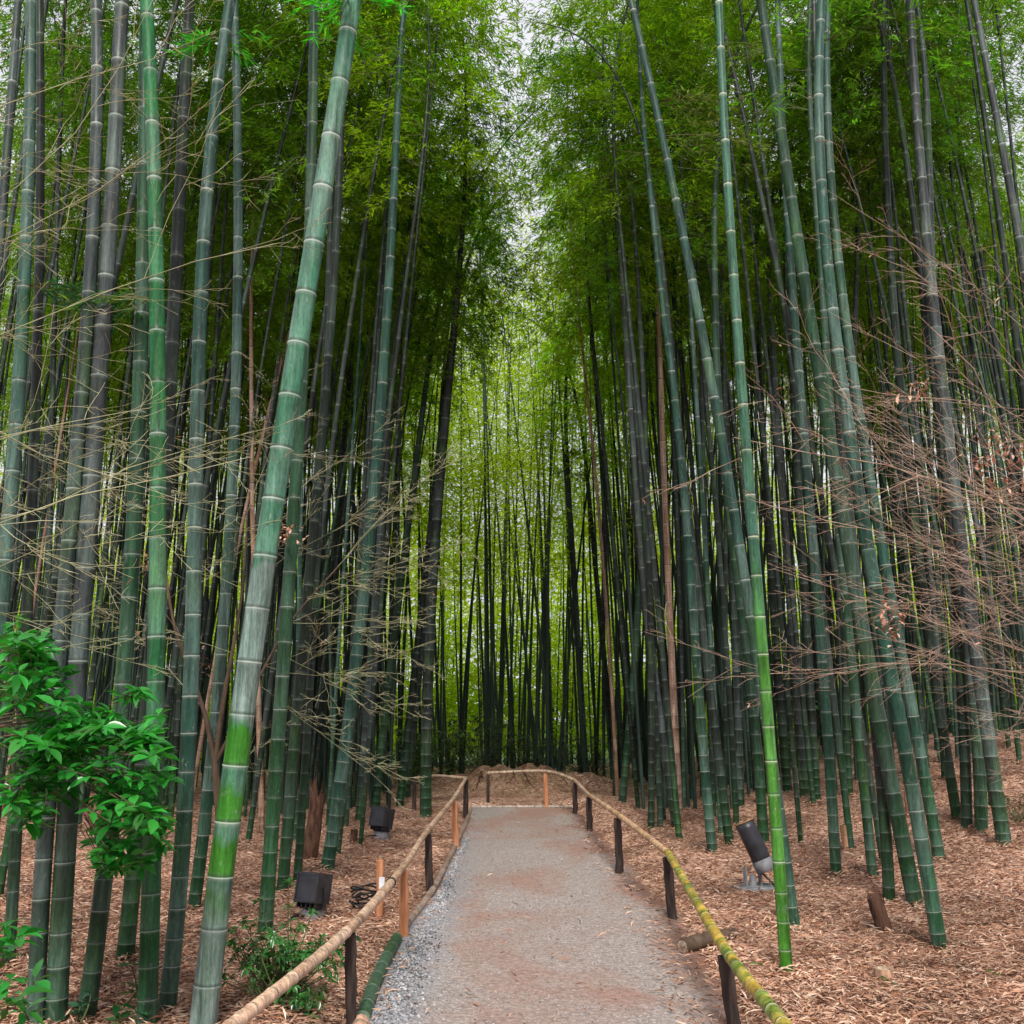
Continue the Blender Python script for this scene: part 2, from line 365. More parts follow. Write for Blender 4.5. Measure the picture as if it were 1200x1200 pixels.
M_GREY = mat_simple("grey_metal", (0.13, 0.135, 0.145), (0.24, 0.245, 0.26), (12, 12, 12), bump=0.08, rough=0.5, spec=0.4)
M_GLASS = mat_simple("lamp_glass", (0.012, 0.014, 0.02), (0.03, 0.032, 0.04), (4, 4, 4), bump=0.0, rough=0.12, spec=0.6)
M_RUST = mat_simple("orange_rim", (0.35, 0.16, 0.05), (0.5, 0.28, 0.12), (20, 20, 20))
M_WHITE = mat_simple("white_label", (0.6, 0.62, 0.68), (0.78, 0.8, 0.82), (20, 20, 20), bump=0.0)
M_CABLE = mat_simple("black_cable", (0.01, 0.01, 0.01), (0.03, 0.03, 0.03), (20, 20, 20), rough=0.5)
M_LITTER = mat_litter(); M_PATH = mat_path()
M_FLAKE = mat_flake("dry_bamboo_leaf", [(0.12, 0.05, 0.03), (0.38, 0.20, 0.13), (0.54, 0.33, 0.225), (0.66, 0.46, 0.34), (0.42, 0.19, 0.10), (0.80, 0.64, 0.51)])
M_DEAD = mat_flake("dead_maple_leaf", [(0.34, 0.15, 0.09), (0.52, 0.29, 0.20), (0.66, 0.44, 0.34)])
M_PEB = mat_flake("pebble_stone", [(0.08, 0.08, 0.09), (0.20, 0.20, 0.215), (0.33, 0.33, 0.345), (0.52, 0.51, 0.5)])

# ------------------------------------------------------------------ ground and path
def axis(a, b, near0, near1, step, grow=1.25):
    v = list(np.arange(near0, near1+1e-6, step)); s = step; x = near1
    while x < b: s *= grow; x = min(b, x+s); v.append(x)
    s = step; x = near0; lo = []
    while x > a: s *= grow; x = max(a, x-s); lo.append(x)
    return np.array(lo[::-1]+v)
gx = axis(-900, 900, -9, 10, 0.11); gy = axis(-60, 1300, 2.5, 26, 0.13)
X, Y = np.meshgrid(gx, gy); Z = ground_z(X, Y)
near = (np.abs(X) < 14) & (Y < 40)
Z = Z + near*(rs.rand(*Z.shape)-0.5)*0.02*(Z > 0.0)
V = np.stack([X, Y, Z], -1).reshape(-1, 3); nx_, ny_ = len(gx), len(gy)
i, j = np.meshgrid(np.arange(nx_-1), np.arange(ny_-1)); q = (j*nx_+i).ravel()
mb = MB(); mb.add(V, np.stack([q, q+1, q+nx_+1, q+nx_], -1)); o = mb.build("ground", M_LITTER); o["kind"] = "structure"

ys = np.linspace(2.2, PEND, 170); l, r = path_edges(ys); us = np.linspace(0, 1, 25)
r = r + 0.05 + 0.04*np.sin(ys*2.3) + 0.03*np.sin(ys*5.1+1)
XP = l[:, None] + (r-l)[:, None]*us[None]; YP = np.repeat(ys[:, None], 25, 1)
ZP = 0.012 + 0.008*np.sin(XP*3+1)*np.sin(YP*2) - 0.02*sstep((us[None]-0.9)/0.1)
V = np.stack([XP, YP, ZP], -1).reshape(-1, 3); UV = np.stack([np.repeat(us[None], 170, 0), YP], -1).reshape(-1, 2)
i, j = np.meshgrid(np.arange(24), np.arange(169)); q = (j*25+i).ravel()
mb = MB(); mb.add(V, np.stack([q, q+1, q+26, q+25], -1), 0, UV); o = mb.build("path", M_PATH); o["kind"] = "structure"

# ------------------------------------------------------------------ bamboo culms
def culm_levels(H, rng, l0=0.10, lmax=0.32, step=0.012):
    z = 0.0; out = [0.0]; L = l0*rng.uniform(0.8, 1.2)
    while z < H:
        z += L*rng.uniform(0.93, 1.07); out.append(z); L = min(lmax, L+step)
    return out
def culm_mesh(name, curve, H, r0, rng, sides, mat, detail=True, l0=0.1, lmax=0.32, rtop=0.006, zbury=0.06, step=0.012):
    """curve(z) -> (n,3) local points; nodes with ridges"""
    lv = culm_levels(H, rng, l0, lmax, step)
    zs, rr, vv = [], [], []
    def rad(z):
        t = min(1, max(0, z/H)); return max(rtop, r0*(1-0.25*t-0.66*t**2.2)*(1+0.04*math.exp(-max(z, 0)/0.2)))
    zs.append(-zbury); rr.append(rad(0)*1.0); vv.append(-0.3)
    for n in range(len(lv)-1):
        a, b = lv[n], lv[n+1]; L = b-a
        fr = ((0.0, 1.035), (0.022, 0.985), (0.12, 0.975), (0.972, 0.98)) if detail else ((0.0, 1.035), (0.05, 0.98), (0.96, 0.98))
        for f, kf in fr:
            z = a+f*L
            if z > H: break
            zs.append(z); rr.append(rad(z)*kf); vv.append(n+1+f)
    P = curve(np.array(zs))
    mb = MB(); add_tube(mb, P, np.array(rr), sides, np.array(vv), 0)
    return mb.mesh(name, mat)

# crowns: an arching leader with drooping leafy branches, built from many small leaves
def leaf_batch(mb, base, direc, up, Ls, Ws, mat=0, fold=0.25):
    """narrow folded leaves; arrays (n,3)"""
    n = len(base)
    d = direc/np.linalg.norm(direc, axis=1)[:, None]
    s = np.cross(d, up); s /= np.linalg.norm(s, axis=1)[:, None]+1e-9
    nn = np.cross(s, d)
    L = Ls[:, None]; W = Ws[:, None]
    m = base + d*L*0.42 + nn*W*fold
    V = np.stack([base, m - s*W*0.5, base + d*L - nn*L*0.06, m + s*W*0.5], 1).reshape(-1, 3)
    a = np.arange(n)*4
    F = np.stack([np.stack([a, a+1, a+2], -1), np.stack([a, a+2, a+3], -1)], 1).reshape(-1, 3)
    mb.add(V, F, mat)
def crown_axis(bend, L):
    def f(s):
        s = np.asarray(s, float); t = s/L
        return np.stack([bend*(0.25*s*t + 0.75*s*t**3), np.zeros_like(s), s*(1-0.10*abs(bend)*t**2-0.12*t**4)], -1)
    return f
CROWNS = []
def make_crown(kind, L, bend, leaf=0.128, per=12, rmax=1.35, sparse=1.0):
    r = np.random.RandomState(100+kind); ax = crown_axis(bend, L); mb = MB()
    B, D, U, LL, WW = [], [], [], [], []
    s = 0.15; az = r.rand()*6.28
    while s < L-0.05:
        t = s/L
        for b in range(2):
            if r.rand() > sparse*min(1.0, 0.45+1.1*t): continue
            ang = az + b*0.9 + r.randn()*0.3
            bl = rmax*(0.55+0.75*math.sin(PI*min(1, 0.25+0.8*t)))*(1-0.55*t**3)*r.uniform(0.65, 1.15)
            if s < 1.2: bl *= 0.5+0.4*s
            p0 = ax([s])[0]; n = 7; q = np.linspace(0, 1, n)
            hx, hy = math.cos(ang), math.sin(ang)
            rise, drop = r.uniform(0.25, 0.6), r.uniform(0.55, 1.05)
            P = np.stack([p0[0]+hx*bl*q, p0[1]+hy*bl*q, p0[2]+bl*(rise*q-drop*q**2.3)], -1)
            P[1:] += r.randn(n-1, 3)*0.03
            add_tube(mb, P, np.linspace(0.0055, 0.0018, n), 3, None, 1, False)
            for c in range(int(per*bl/rmax*r.uniform(0.8, 1.3))+2):
                tq = r.uniform(0.22, 1.0)**0.8; k = min(n-2, int(tq*(n-1))); f = tq*(n-1)-k
                p = P[k]*(1-f)+P[k+1]*f + r.randn(3)*np.array([0.10, 0.10, 0.07])
                a0 = ang + r.randn()*0.8; m = r.randint(5, 9)
                aa = a0 + r.randn(m)*0.75; dz = r.uniform(-0.9, 0.15, m)
                B.append(np.repeat(p[None], m, 0) + r.randn(m, 3)*0.035)
                D.append(np.stack([np.cos(aa), np.sin(aa), dz], -1)); U.append(np.stack([r.randn(m)*0.35, r.randn(m)*0.35, np.ones(m)], -1))
                LL.append(leaf*r.uniform(0.65, 1.25, m)); WW.append(leaf*0.17*r.uniform(0.8, 1.3, m))
        az += PI + r.randn()*0.35; s += r.uniform(0.22, 0.32)*(1-0.35*t)
    leaf_batch(mb, np.concatenate(B), np.concatenate(D), np.concatenate(U), np.concatenate(LL), np.concatenate(WW), 0)
    return dict(mesh=mb.mesh("crown", [M_LEAF, M_TWIG], False), ax=ax, L=L)
for kk in range(7):
    CROWNS.append(make_crown(kk, [6.5, 7.2, 5.8, 6.8, 7.6, 6.2, 7.0][kk], [0.25, 0.4, 0.15, -0.3, 0.55, 0.3, -0.45][kk], per=[18, 17, 19, 17, 18, 20, 17][kk], rmax=[1.35, 1.5, 1.2, 1.4, 1.55, 1.3, 1.45][kk]))
CROWN_TOP = [make_crown(20+kk, [5.5, 6.0][kk], [0.3, -0.4][kk], per=4, rmax=1.2, sparse=0.4) for kk in range(2)]

HROOT = []
PALETTE = {  # base colour, alpha = how pale its bloom is
    "dark":  [(0.012, 0.021, 0.015), (0.018, 0.024, 0.020), (0.011, 0.022, 0.013)],
    "green": [(0.017, 0.068, 0.029), (0.023, 0.078, 0.036), (0.015, 0.058, 0.027)],
    "teal":  [(0.022, 0.082, 0.058), (0.028, 0.092, 0.068)],
    "grey":  [(0.042, 0.058, 0.056), (0.034, 0.047, 0.048)],
    "mauve": [(0.062, 0.074, 0.076)],
    "tan":   [(0.300, 0.175, 0.115), (0.26, 0.14, 0.09)],
    "vivid": [(0.036, 0.115, 0.070)],
    "emerald": [(0.015, 0.135, 0.040)],
    "patch": [(0.040, 0.145, 0.085)],
}
BLOOM = {"dark": 0.12, "green": 0.4, "teal": 1.0, "grey": 0.65, "mauve": 0.75, "tan": 0.7, "vivid": 0.6, "emerald": 0.9, "patch": 1.0}
MATOF = {"tan": M_DRY, "vivid": M_FRESH, "emerald": M_LIVE, "patch": M_PATCH}
BASES = []
def add_bamboo(base, horiz, r0, kind, label, group, crown_h, cid, rng, sides=10, detail=True, leaf_tint=(0.05, 0.115, 0.018), crown=None, lmax=0.39, l0=0.13, step=0.012):
    """horiz(z) -> (dx, dy) arrays relative to base; above crown_h the culm follows the crown's own leader"""
    cr = (crown or CROWNS)[cid]; e = 0.05
    def low(z):
        dx, dy = horiz(z); return np.stack([dx, dy, z], -1)
    p0 = low(np.array([crown_h]))[0]; tg = low(np.array([crown_h]))[0]-low(np.array([crown_h-e]))[0]
    tg = Vector(tg).normalized()
    R = Vector((0, 0, 1)).rotation_difference(tg).to_matrix() @ Matrix.Rotation(rng.uniform(0, 2*PI), 3, 'Z')
    Rn = np.array(R); H = crown_h + cr["L"]
    def curve(z):
        P = low(np.minimum(z, crown_h)); up = z > crown_h
        if up.any(): P[up] = p0 + cr["ax"](z[up]-crown_h) @ Rn.T
        return P
    root = thing("bamboo", base, label, "bamboo", group)
    me = culm_mesh("culm", curve, H, r0, rng, sides, MATOF.get(kind, M_LIVE), detail, lmax=lmax, l0=l0, step=step)
    c = bpy.data.objects.new("culm", me); COL.objects.link(c); c.parent = root
    b = rng.choice(PALETTE[kind]); f = rng.uniform(0.85, 1.18)*(1.0 if kind in ('vivid', 'emerald', 'patch', 'tan') else 0.78)
    c.color = (b[0]*f, b[1]*f, b[2]*f, BLOOM[kind]*rng.uniform(0.7, 1.1))
    k = bpy.data.objects.new("crown", cr["mesh"]); COL.objects.link(k); k.parent = root
    k.matrix_local = Matrix.Translation(Vector(p0)) @ R.to_4x4()
    f = rng.uniform(0.75, 1.3); k.color = (leaf_tint[0]*f*rng.uniform(0.85, 1.25), leaf_tint[1]*f, leaf_tint[2]*f, 1)
    BASES.append((base[0], base[1]))
    return root

# measured culms: base first, then points going up; width in photo pixels; colour; label
HEROES = [
 ([(236,1216),(252,1040),(280,872),(303,690),(320,600),(335,520),(350,400),(378,200),(415,0)], 34, "patch", "thickest leaning bamboo, pale grey patches over vivid green, beside the low rail"),
 ([(172,1206),(177,950),(185,750),(186,550),(182,300),(172,0)], 25, "emerald", "upright bamboo with glossy emerald bands rising behind the broad-leaved shrub"),
 ([(-50,1150),(0,725),(10,625),(15,550),(30,300),(36,0)], 21, "teal", "blue-green bamboo at the picture's far left edge, bowing outward at the bottom"),
 ([(-75,1120),(-10,420),(5,200),(22,0)], 16, "grey", "pale grey bamboo crossing the top left corner at an outward tilt"),
 ([(10,1135),(15,975),(33,733),(38,600),(44,400),(46,200),(47,0)], 15, "dark", "blackish bamboo next to the blue-green one at the far left edge"),
 ([(41,1206),(46,1050),(52,975),(67,783),(82,667),(90,533),(100,433),(104,330),(112,100),(114,0)], 22, "grey", "slate bamboo with dark green foot under the broad-leaved shrub, beside the scarred grey one"),
 ([(65,1204),(72,1075),(80,962),(92,767),(100,650),(117,450),(126,300),(140,60)], 27, "mauve", "scarred ash-grey bamboo with black vertical stain, under the broad-leaved shrub"),
 ([(100,1198),(119,1040),(147,767),(155,650),(163,500),(167,250),(170,60)], 23, "green", "green-footed bamboo leaning toward the emerald-banded one, turning slate grey above the shrub"),
 ([(146,1126),(155,1050),(172,850),(190,600),(203,380),(213,200),(220,40)], 22, "dark", "very dark green bamboo stepping back between emerald-banded culm and green-footed culm"),
 ([(195,1186),(212,1000),(220,850),(230,650),(232,450),(237,325),(245,175),(268,20)], 22, "teal", "bluish grey bamboo with green foot just right of the emerald-banded one"),
 ([(227,1066),(240,960),(250,825),(268,680),(277,500),(277,300),(275,0)], 16, "teal", "dim blue-grey bamboo standing just behind the thickest leaning bamboo's foot"),
 ([(310,1101),(325,850),(342,650),(352,500),(360,300),(368,0)], 19, "green", "dark green bamboo whose foot stands behind the low leafy ground shrub"),
 ([(331,1046),(345,850),(360,725),(376,520),(386,400),(398,200)], 15, "dark", "dark green bamboo half hidden beside the one behind the leafy ground shrub"),
 ([(348,1036),(357,900),(366,760),(372,640),(378,500)], 11, "dark", "thin dark bamboo behind the rotten brown stump"),
 ([(383,1020),(396,930),(408,860),(424,700),(439,584),(449,438),(455,333),(463,200)], 17, "teal", "slanting pale blue-grey bamboo rising right behind the nearer box floodlight"),
 ([(307,976),(306,900),(303,830),(298,700),(296,600)], 8, "tan", "dead orange-brown bamboo between the thickest leaning one and the green trio"),
 ([(499,957),(500,900),(502,742),(512,617),(525,471),(542,292),(556,146),(566,40)], 15, "dark", "tall blackish ringed bamboo next to the rail's turn at the path end"),
 ([(421,962),(431,804),(443,668),(458,477),(470,300)], 11, "grey", "grey bamboo rising behind the farther box floodlight"),
 ([(440,947),(449,846),(475,658),(487,533),(500,450),(516,300)], 11, "green", "green leaning bamboo directly above the farther box floodlight"),
 ([(468,945),(481,825),(498,679),(515,520),(534,330)], 10, "dark", "dark leaning bamboo between the farther box floodlight and the tall ringed one"),
 ([(477,934),(486,850),(495,760),(504,660),(512,560)], 7, "grey", "slim slate bamboo just before the tall blackish ringed one"),
 ([(922,1143),(918,1020),(909,930),(904,887),(889,742),(877,575),(869,471),(860,312),(850,125),(841,0)], 16, "vivid", "bright grass-green bamboo with crisp white rings, beside the tube spotlight"),
 ([(931,1088),(905,880),(885,762),(872,679),(856,567),(833,458),(808,312),(785,200),(760,83),(738,0)], 15, "teal", "long blue-green bamboo slanting left, crossing behind the bright grass-green one"),
 ([(1073,1061),(1056,942),(1031,837),(1010,742),(993,658),(981,575),(968,479),(954,408),(939,300),(922,187),(906,104),(891,0)], 20, "green", "curving dark green bamboo, its foot beside the broken stump"),
 ([(1102,1114),(1097,1033),(1080,943),(1068,887),(1043,796),(1018,683),(1003,580),(989,480),(979,396),(970,271),(964,146),(960,0)], 19, "teal", "nearest thick bamboo on the hillside, green foot and chalky upper stem"),
 ([(1101,1008),(1093,929),(1072,804),(1047,700),(1014,575),(997,479),(993,375),(985,250),(968,10)], 15, "teal", "teal bamboo close behind the chalky-topped hillside one"),
 ([(1177,990),(1160,846),(1139,733),(1122,625),(1102,437),(1081,208),(1066,0)], 18, "mauve", "lavender grey bamboo, outermost of the three stems on the bank"),
 ([(1150,975),(1145,850),(1133,720),(1112,600),(1098,420),(1090,300)], 16, "grey", "middle stem of the three on the bank, mossy at its foot"),
 ([(1133,972),(1133,883),(1126,760),(1110,600),(1096,450)], 14, "dark", "innermost dark stem of the three on the bank"),
 ([(1122,960),(1107,843),(1089,742),(1064,575),(1050,400),(1040,200),(1035,0)], 13, "dark", "black bamboo leaning left, next to the three stems on the bank"),
 ([(980,1026),(973,917),(967,817),(962,762),(954,637),(943,533),(931,375),(922,229),(915,100)], 14, "teal", "grey-green bamboo with mossy foot, just left of the orange cut stump"),
 ([(1023,1028),(1013,933),(1003,817),(997,775),(987,658),(976,520)], 13, "green", "mid green bamboo just right of the orange cut stump"),
 ([(1042,1058),(1037,950),(1027,867),(1012,740),(1000,640),(985,500)], 15, "dark", "dark mossy bamboo rising directly behind the broken stump"),
 ([(835,1000),(829,930),(822,867),(814,762),(810,658),(801,560),(791,492),(780,380)], 13, "teal", "turquoise bamboo with pale rings, left of the tube spotlight"),
 ([(855,990),(846,930),(837,840),(829,783),(818,700),(806,600)], 12, "dark", "dark bamboo between the turquoise one and the tube spotlight"),
 ([(895,990),(889,885),(885,846),(868,721),(856,617),(846,500),(838,380)], 14, "green", "dark green bamboo rising directly behind the tube spotlight"),
 ([(867,946),(864,840),(862,740),(858,640),(850,480)], 12, "grey", "grey upright bamboo set back behind the tube spotlight"),
 ([(793,971),(780,915),(772,840),(762,742),(750,596),(737,471),(733,396),(721,208),(708,83)], 11, "mauve", "slate bamboo with a swept-out foot leaning against the pinkish dead one"),
 ([(796,955),(792,840),(787,770),(779,617),(776,480)], 10, "tan", "dead pinkish brown bamboo standing upright beside the slate one with swept-out foot"),
 ([(729,941),(739,855),(746,740),(752,620),(757,480)], 10, "green", "short-ringed bamboo leaning outward, behind the third handrail post"),
 ([(763,974),(763,840),(762,700),(758,560),(750,380)], 9, "dark", "thin upright dark bamboo just left of the slate one with swept-out foot"),
 ([(687,920),(679,855),(677,742),(671,617),(660,480)], 9, "grey", "slate bamboo standing behind the bend of the handrail"),
 ([(722,917),(714,840),(706,742),(687,554),(676,400),(668,290)], 8, "dark", "dark bamboo leaning over the path behind the handrail's bend"),
 ([(1290,1010),(1250,620),(1215,400),(1193,271),(1170,146),(1141,0)], 14, "mauve", "slate bamboo tilting into the top right corner"),
 ([(923,928),(915,820),(905,700),(897,560),(890,420)], 12, "dark", "left one of three blackish stems in a row behind the bright grass-green bamboo"),
 ([(943,934),(935,820),(925,700),(916,560),(905,400)], 12, "mauve", "middle one of three stems in a row behind the bright grass-green bamboo, greyish"),
 ([(957,938),(950,800),(942,700),(936,560),(925,400)], 11, "dark", "third of three stems in a row behind the bright grass-green bamboo"),
 ([(995,934),(990,800),(992,660),(998,500),(1004,300),(1004,0)], 11, "dark", "upright black bamboo behind the grey-green one by the orange cut stump"),
]
LEAFSHADE = (0.066, 0.165, 0.012); LEAFLIT = (0.28, 0.43, 0.015)  # shaded and lit tints of the same leaf; canopy light put into colour
for hi, (pts, w, kind, label) in enumerate(HEROES):
    b = on_ground(*pts[0]); Yd = b.y
    W = [on_plane(px, py, Yd) for px, py in pts]
    zz = np.array([p.z-b.z for p in W]); xx = np.array([p.x-b.x for p in W])
    zz[0] = 0; xx[0] = 0
    deg = 3 if len(pts) > 5 else 2
    wts = np.ones(len(pts)); wts[0] = 4
    cf = np.polyfit(zz, xx, deg, w=wts); zt = zz.max(); dcf = np.polyder(cf)
    def horiz(z, cf=cf, zt=zt, dcf=dcf):
        z = np.asarray(z, float); zc = np.minimum(z, zt)
        x = np.polyval(cf, zc) + np.polyval(dcf, zt)*np.maximum(z-zt, 0)*0.7
        return x - np.polyval(cf, 0.0)*np.exp(-z*2), np.zeros_like(z)
    rr = random.Random(500+hi)
    ch = max(zt*1.03+0.3, 7.0) + rr.uniform(0, 0.8)
    if Yd > 14: ch = max(6.5, min(ch, 8.0))
    dist = math.hypot(Yd, EYE)
    near = Yd < 14
    root = add_bamboo(b, horiz, px_size(w, Yd*CP-EYE*SP)/2*0.94, kind, label, None, ch, rr.randrange(2 if near else 7), rr, sides=18 if w > 14 else 12,
               leaf_tint=LEAFSHADE, crown=CROWN_TOP if near else None, **(dict(l0=0.22, step=0.006, lmax=0.36) if hi == 0 else {}))
    HROOT.append((root, Yd))

def spray(hi, px, py, size, n, col, seed, down=0.5, az=None):
    root, Yd = HROOT[hi]; r = np.random.RandomState(seed); o0 = np.array(on_plane(px, py, Yd))-np.array(root.location); mb = MB()
    for b in range(n):
        a = (r.rand()*6.28 if az is None else az+r.randn()*0.35); q = np.linspace(0, 1, 6); L = size*r.uniform(0.5, 1.1); rise = r.uniform(-0.2, 0.4)
        P = np.stack([np.cos(a)*L*q, np.sin(a)*L*q*0.8, L*(rise*q-down*q**2)], -1)+r.randn(6, 3)*0.006; P[0] = 0
        add_tube(mb, o0+P, np.linspace(0.003, 0.0012, 6), 3, None, 1, False)
        for i in range(2, 6):
            m = r.randint(4, 8); aa = a+r.randn(m)*0.8
            leaf_batch(mb, np.repeat((o0+P[i])[None], m, 0)+r.randn(m, 3)*0.015, np.stack([np.cos(aa), np.sin(aa), r.uniform(-0.8, 0.2, m)], -1), np.stack([r.randn(m)*0.3, r.randn(m)*0.3, np.ones(m)], -1), r.uniform(0.06, 0.13, m), r.uniform(0.010, 0.018, m), 0)
    o = mb.build("leafy_spray", [M_LEAF, M_TWIG], root, False); o.color = (*col, 1)
spray(0, 414, 4, 0.30, 10, (0.05, 0.34, 0.03), 1, 0.3)
spray(2, 28, 335, 0.55, 9, (0.02, 0.085, 0.03), 2, 0.3, 0.0)
spray(1, 178, 350, 0.5, 7, (0.02, 0.085, 0.03), 3, 0.3, 3.0)
spray(9, 262, 45, 0.35, 6, (0.04, 0.25, 0.03), 4)
spray(22, 768, 120, 0.9, 9, (0.10, 0.13, 0.05), 5, 0.3, -0.1)
spray(22, 776, 160, 0.9, 8, (0.09, 0.12, 0.05), 6, 0.3, 0.1)
spray(23, 900, 60, 0.8, 6, (0.08, 0.12, 0.04), 7, 0.4, 3.1)

# the crowded stand further in: each culm a thing, its position random
rr = random.Random(4242)
def free(x, y, dmin):
    for bx, by in BASES:
        if (bx-x)**2+(by-y)**2 < dmin*dmin: return False
    return True
OVER = [(-2.1, 12.4), (2.15, 13.2), (2.3, 15.4), (2.2, 17.8)]
def in_view(x, y): return abs(x) < 0.56*y+0.8
cnt = 0; tries = 0; WANT = 252
while cnt < WANT and tries < 20000:
    tries += 1
    y = 8.5 + 18.5*rr.random()**0.8; x = rr.uniform(-0.58*y, 0.58*y)
    if y < PEND+4.5 and cnt >= 4:
        l_, r_ = path_edges(y)
        lim = 0.55 if y > 13 else 1.3
        if l_-lim < x < r_+lim+0.2: continue
        if y < 11.5 and rr.random() < 0.6: continue
    pxb = 600+FPX*x/(y*CP-EYE*SP)
    if y < 13.8 and abs(pxb-447) < 22: continue
    if y < 10 and abs(pxb-366) < 26: continue
    over = cnt < 4
    if over: x, y = OVER[cnt]
    elif not free(x, y, 0.28 if y > 14 else 0.45): continue
    # keep the slot above the path a little open so that the bright canopy shows
    if not over and y < 27 and abs(x-0.2) < (1.3 if y < 18 else 1.7): continue
    side = -1 if x < 0.3 else 1
    kind = rr.choices(["dark", "green", "teal", "grey", "mauve", "tan"], [70, 12, 6, 7, 3, 2])[0]
    where = ("beyond the path's end" if (y > PEND+2.5 and abs(x) < 0.26*y) else ("in the crowd left of the path" if side < 0 else "on the rising ground right of the path"))
    look = {"dark": "blackish green", "green": "mid green", "teal": "blue-green", "grey": "grey", "mauve": "lavender grey", "tan": "dead tan brown"}[kind]
    label = f"slim {look} bamboo stem {where}"
    z0 = float(ground_z(x, y)); a = -side*rr.gauss(0.018, 0.035); ay = rr.gauss(0, 0.02); c2 = -side*abs(rr.gauss(0.0, 0.0035))
    if where.startswith("beyond"): a = rr.gauss(0, 0.05); c2 = rr.gauss(0, 0.002)
    if over: a = -side*rr.uniform(0.05, 0.08); ay = rr.gauss(0, 0.01)
    def horiz(z, a=a, ay=ay, c2=c2): 
        z = np.asarray(z, float); return a*z+c2*z*z, ay*z
    ch = rr.uniform(6.4, 9.8) if y > 19 else (rr.uniform(8.0, 10.8) if y > 15 else rr.uniform(8.6, 11.2))
    if over: ch = 8.6
    bright = sstep((y-13)/12)*(1-0.45*min(1, abs(x-0.3)/(0.32*y)))  # crowns farther in and near mid-view are tinted as if lit
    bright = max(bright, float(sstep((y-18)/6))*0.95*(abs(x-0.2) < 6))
    slot = float(sstep((4.6-abs(x-0.3))/2.4))*float(sstep((y-10.5)/2.5))  # light from the gap over the path, painted into the leaf tint
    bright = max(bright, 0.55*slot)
    tint = tuple(LEAFSHADE[i]*(1-bright)+LEAFLIT[i]*bright for i in range(3))
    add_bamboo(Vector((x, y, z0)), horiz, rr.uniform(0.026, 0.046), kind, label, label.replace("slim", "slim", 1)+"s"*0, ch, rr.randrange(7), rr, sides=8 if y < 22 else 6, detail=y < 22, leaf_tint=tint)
    cnt += 1

# the part of the grove too far and dense to count
mb = MB(); r2 = random.Random(99)
for q in range(1050):
    y = 25.5+36*r2.random()**1.25; x = r2.uniform(-0.62*y, 0.62*y)
    if q > 720:
        y = r2.uniform(17, 27); x = (1 if q % 2 else -1)*r2.uniform(0.12, 0.58)*y
    H = r2.uniform(9, 13)+(3.5 if y < 38 and abs(x) < 0.2*y else 0); a = r2.gauss(0, 0.05); c = r2.gauss(0, 0.002)
    z0 = float(ground_z(x, y))-0.1; z = np.linspace(0, H, 9)
    add_tube(mb, np.stack([x+a*z+c*z*z, np.full(9, y), z0+z], -1), np.linspace(0.048 if q <= 720 else 0.034, 0.012, 9), 5, z*3.3, 1, False)
def far_leaves(n, y0, y1, zf, leafL, tuft=False, wx=0.64):
    r = np.random.RandomState(5)
    nc = n//16
    cy = r.uniform(y0, y1, nc); cx = r.uniform(-wx, wx, nc)*cy; cz = zf(r, nc, cx, cy)
    cen = np.stack([cx, cy, cz + ground_z(cx, cy)], -1)
    if tuft:
        nt_ = max(1, nc//26); ti = r.randint(0, nt_, nc)
        cen = cen[:nt_][ti] + r.randn(nc, 3)*np.array([0.85, 0.85, 0.24]); cen[:, 2] -= 0.18*np.abs(r.randn(nc))
    p = np.repeat(cen, 16, 0) + r.randn(nc*16, 3)*np.array([0.42, 0.42, 0.22])
    a = r.uniform(0, 2*PI, len(p))
    D = np.stack([np.cos(a), np.sin(a), r.uniform(-0.9, 0.2, len(p))], -1); U = np.stack([r.randn(len(p))*0.5, r.randn(len(p))*0.5, np.ones(len(p))], -1)
    L = leafL*r.uniform(0.6, 1.3, len(p)); return p, D, U, L
p, D, U, L = far_leaves(230000, 43, 62, lambda r, n, cx, cy: np.where(r.rand(n) < 0.33, r.uniform(0.9, 4.2, n), 2.5+11*r.beta(1.3, 1.6, n)), 0.38)
leaf_batch(mb, p, D, U, L, L*0.28, 0)
p, D, U, L = far_leaves(150000, 25.5, 43, lambda r, n, cx, cy: 5.6+9.5*r.beta(1.5, 1.5, n), 0.17, True)
leaf_batch(mb, p, D, U, L, L*0.22, 0)
p, D, U, L = far_leaves(110000, 25.5, 38, lambda r, n, cx, cy: 6.0+11.5*r.beta(1.4, 1.3, n), 0.175, True, 0.17)
sel = np.abs(p[:, 0]-0.01*p[:, 1]) < 0.16*p[:, 1]
leaf_batch(mb, p[sel], D[sel], U[sel], L[sel], L[sel]*0.24, 0)
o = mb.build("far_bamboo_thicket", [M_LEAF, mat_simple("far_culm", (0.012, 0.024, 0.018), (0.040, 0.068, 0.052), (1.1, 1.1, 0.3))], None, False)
o.color = (0.32, 0.40, 0.018, 1); o["kind"] = "stuff"; tag(o, "yellow-green bamboo thicket, coloured as if sunlit, closing the view behind the grove", "thicket")  # sunlit glow is put into the leaf colour

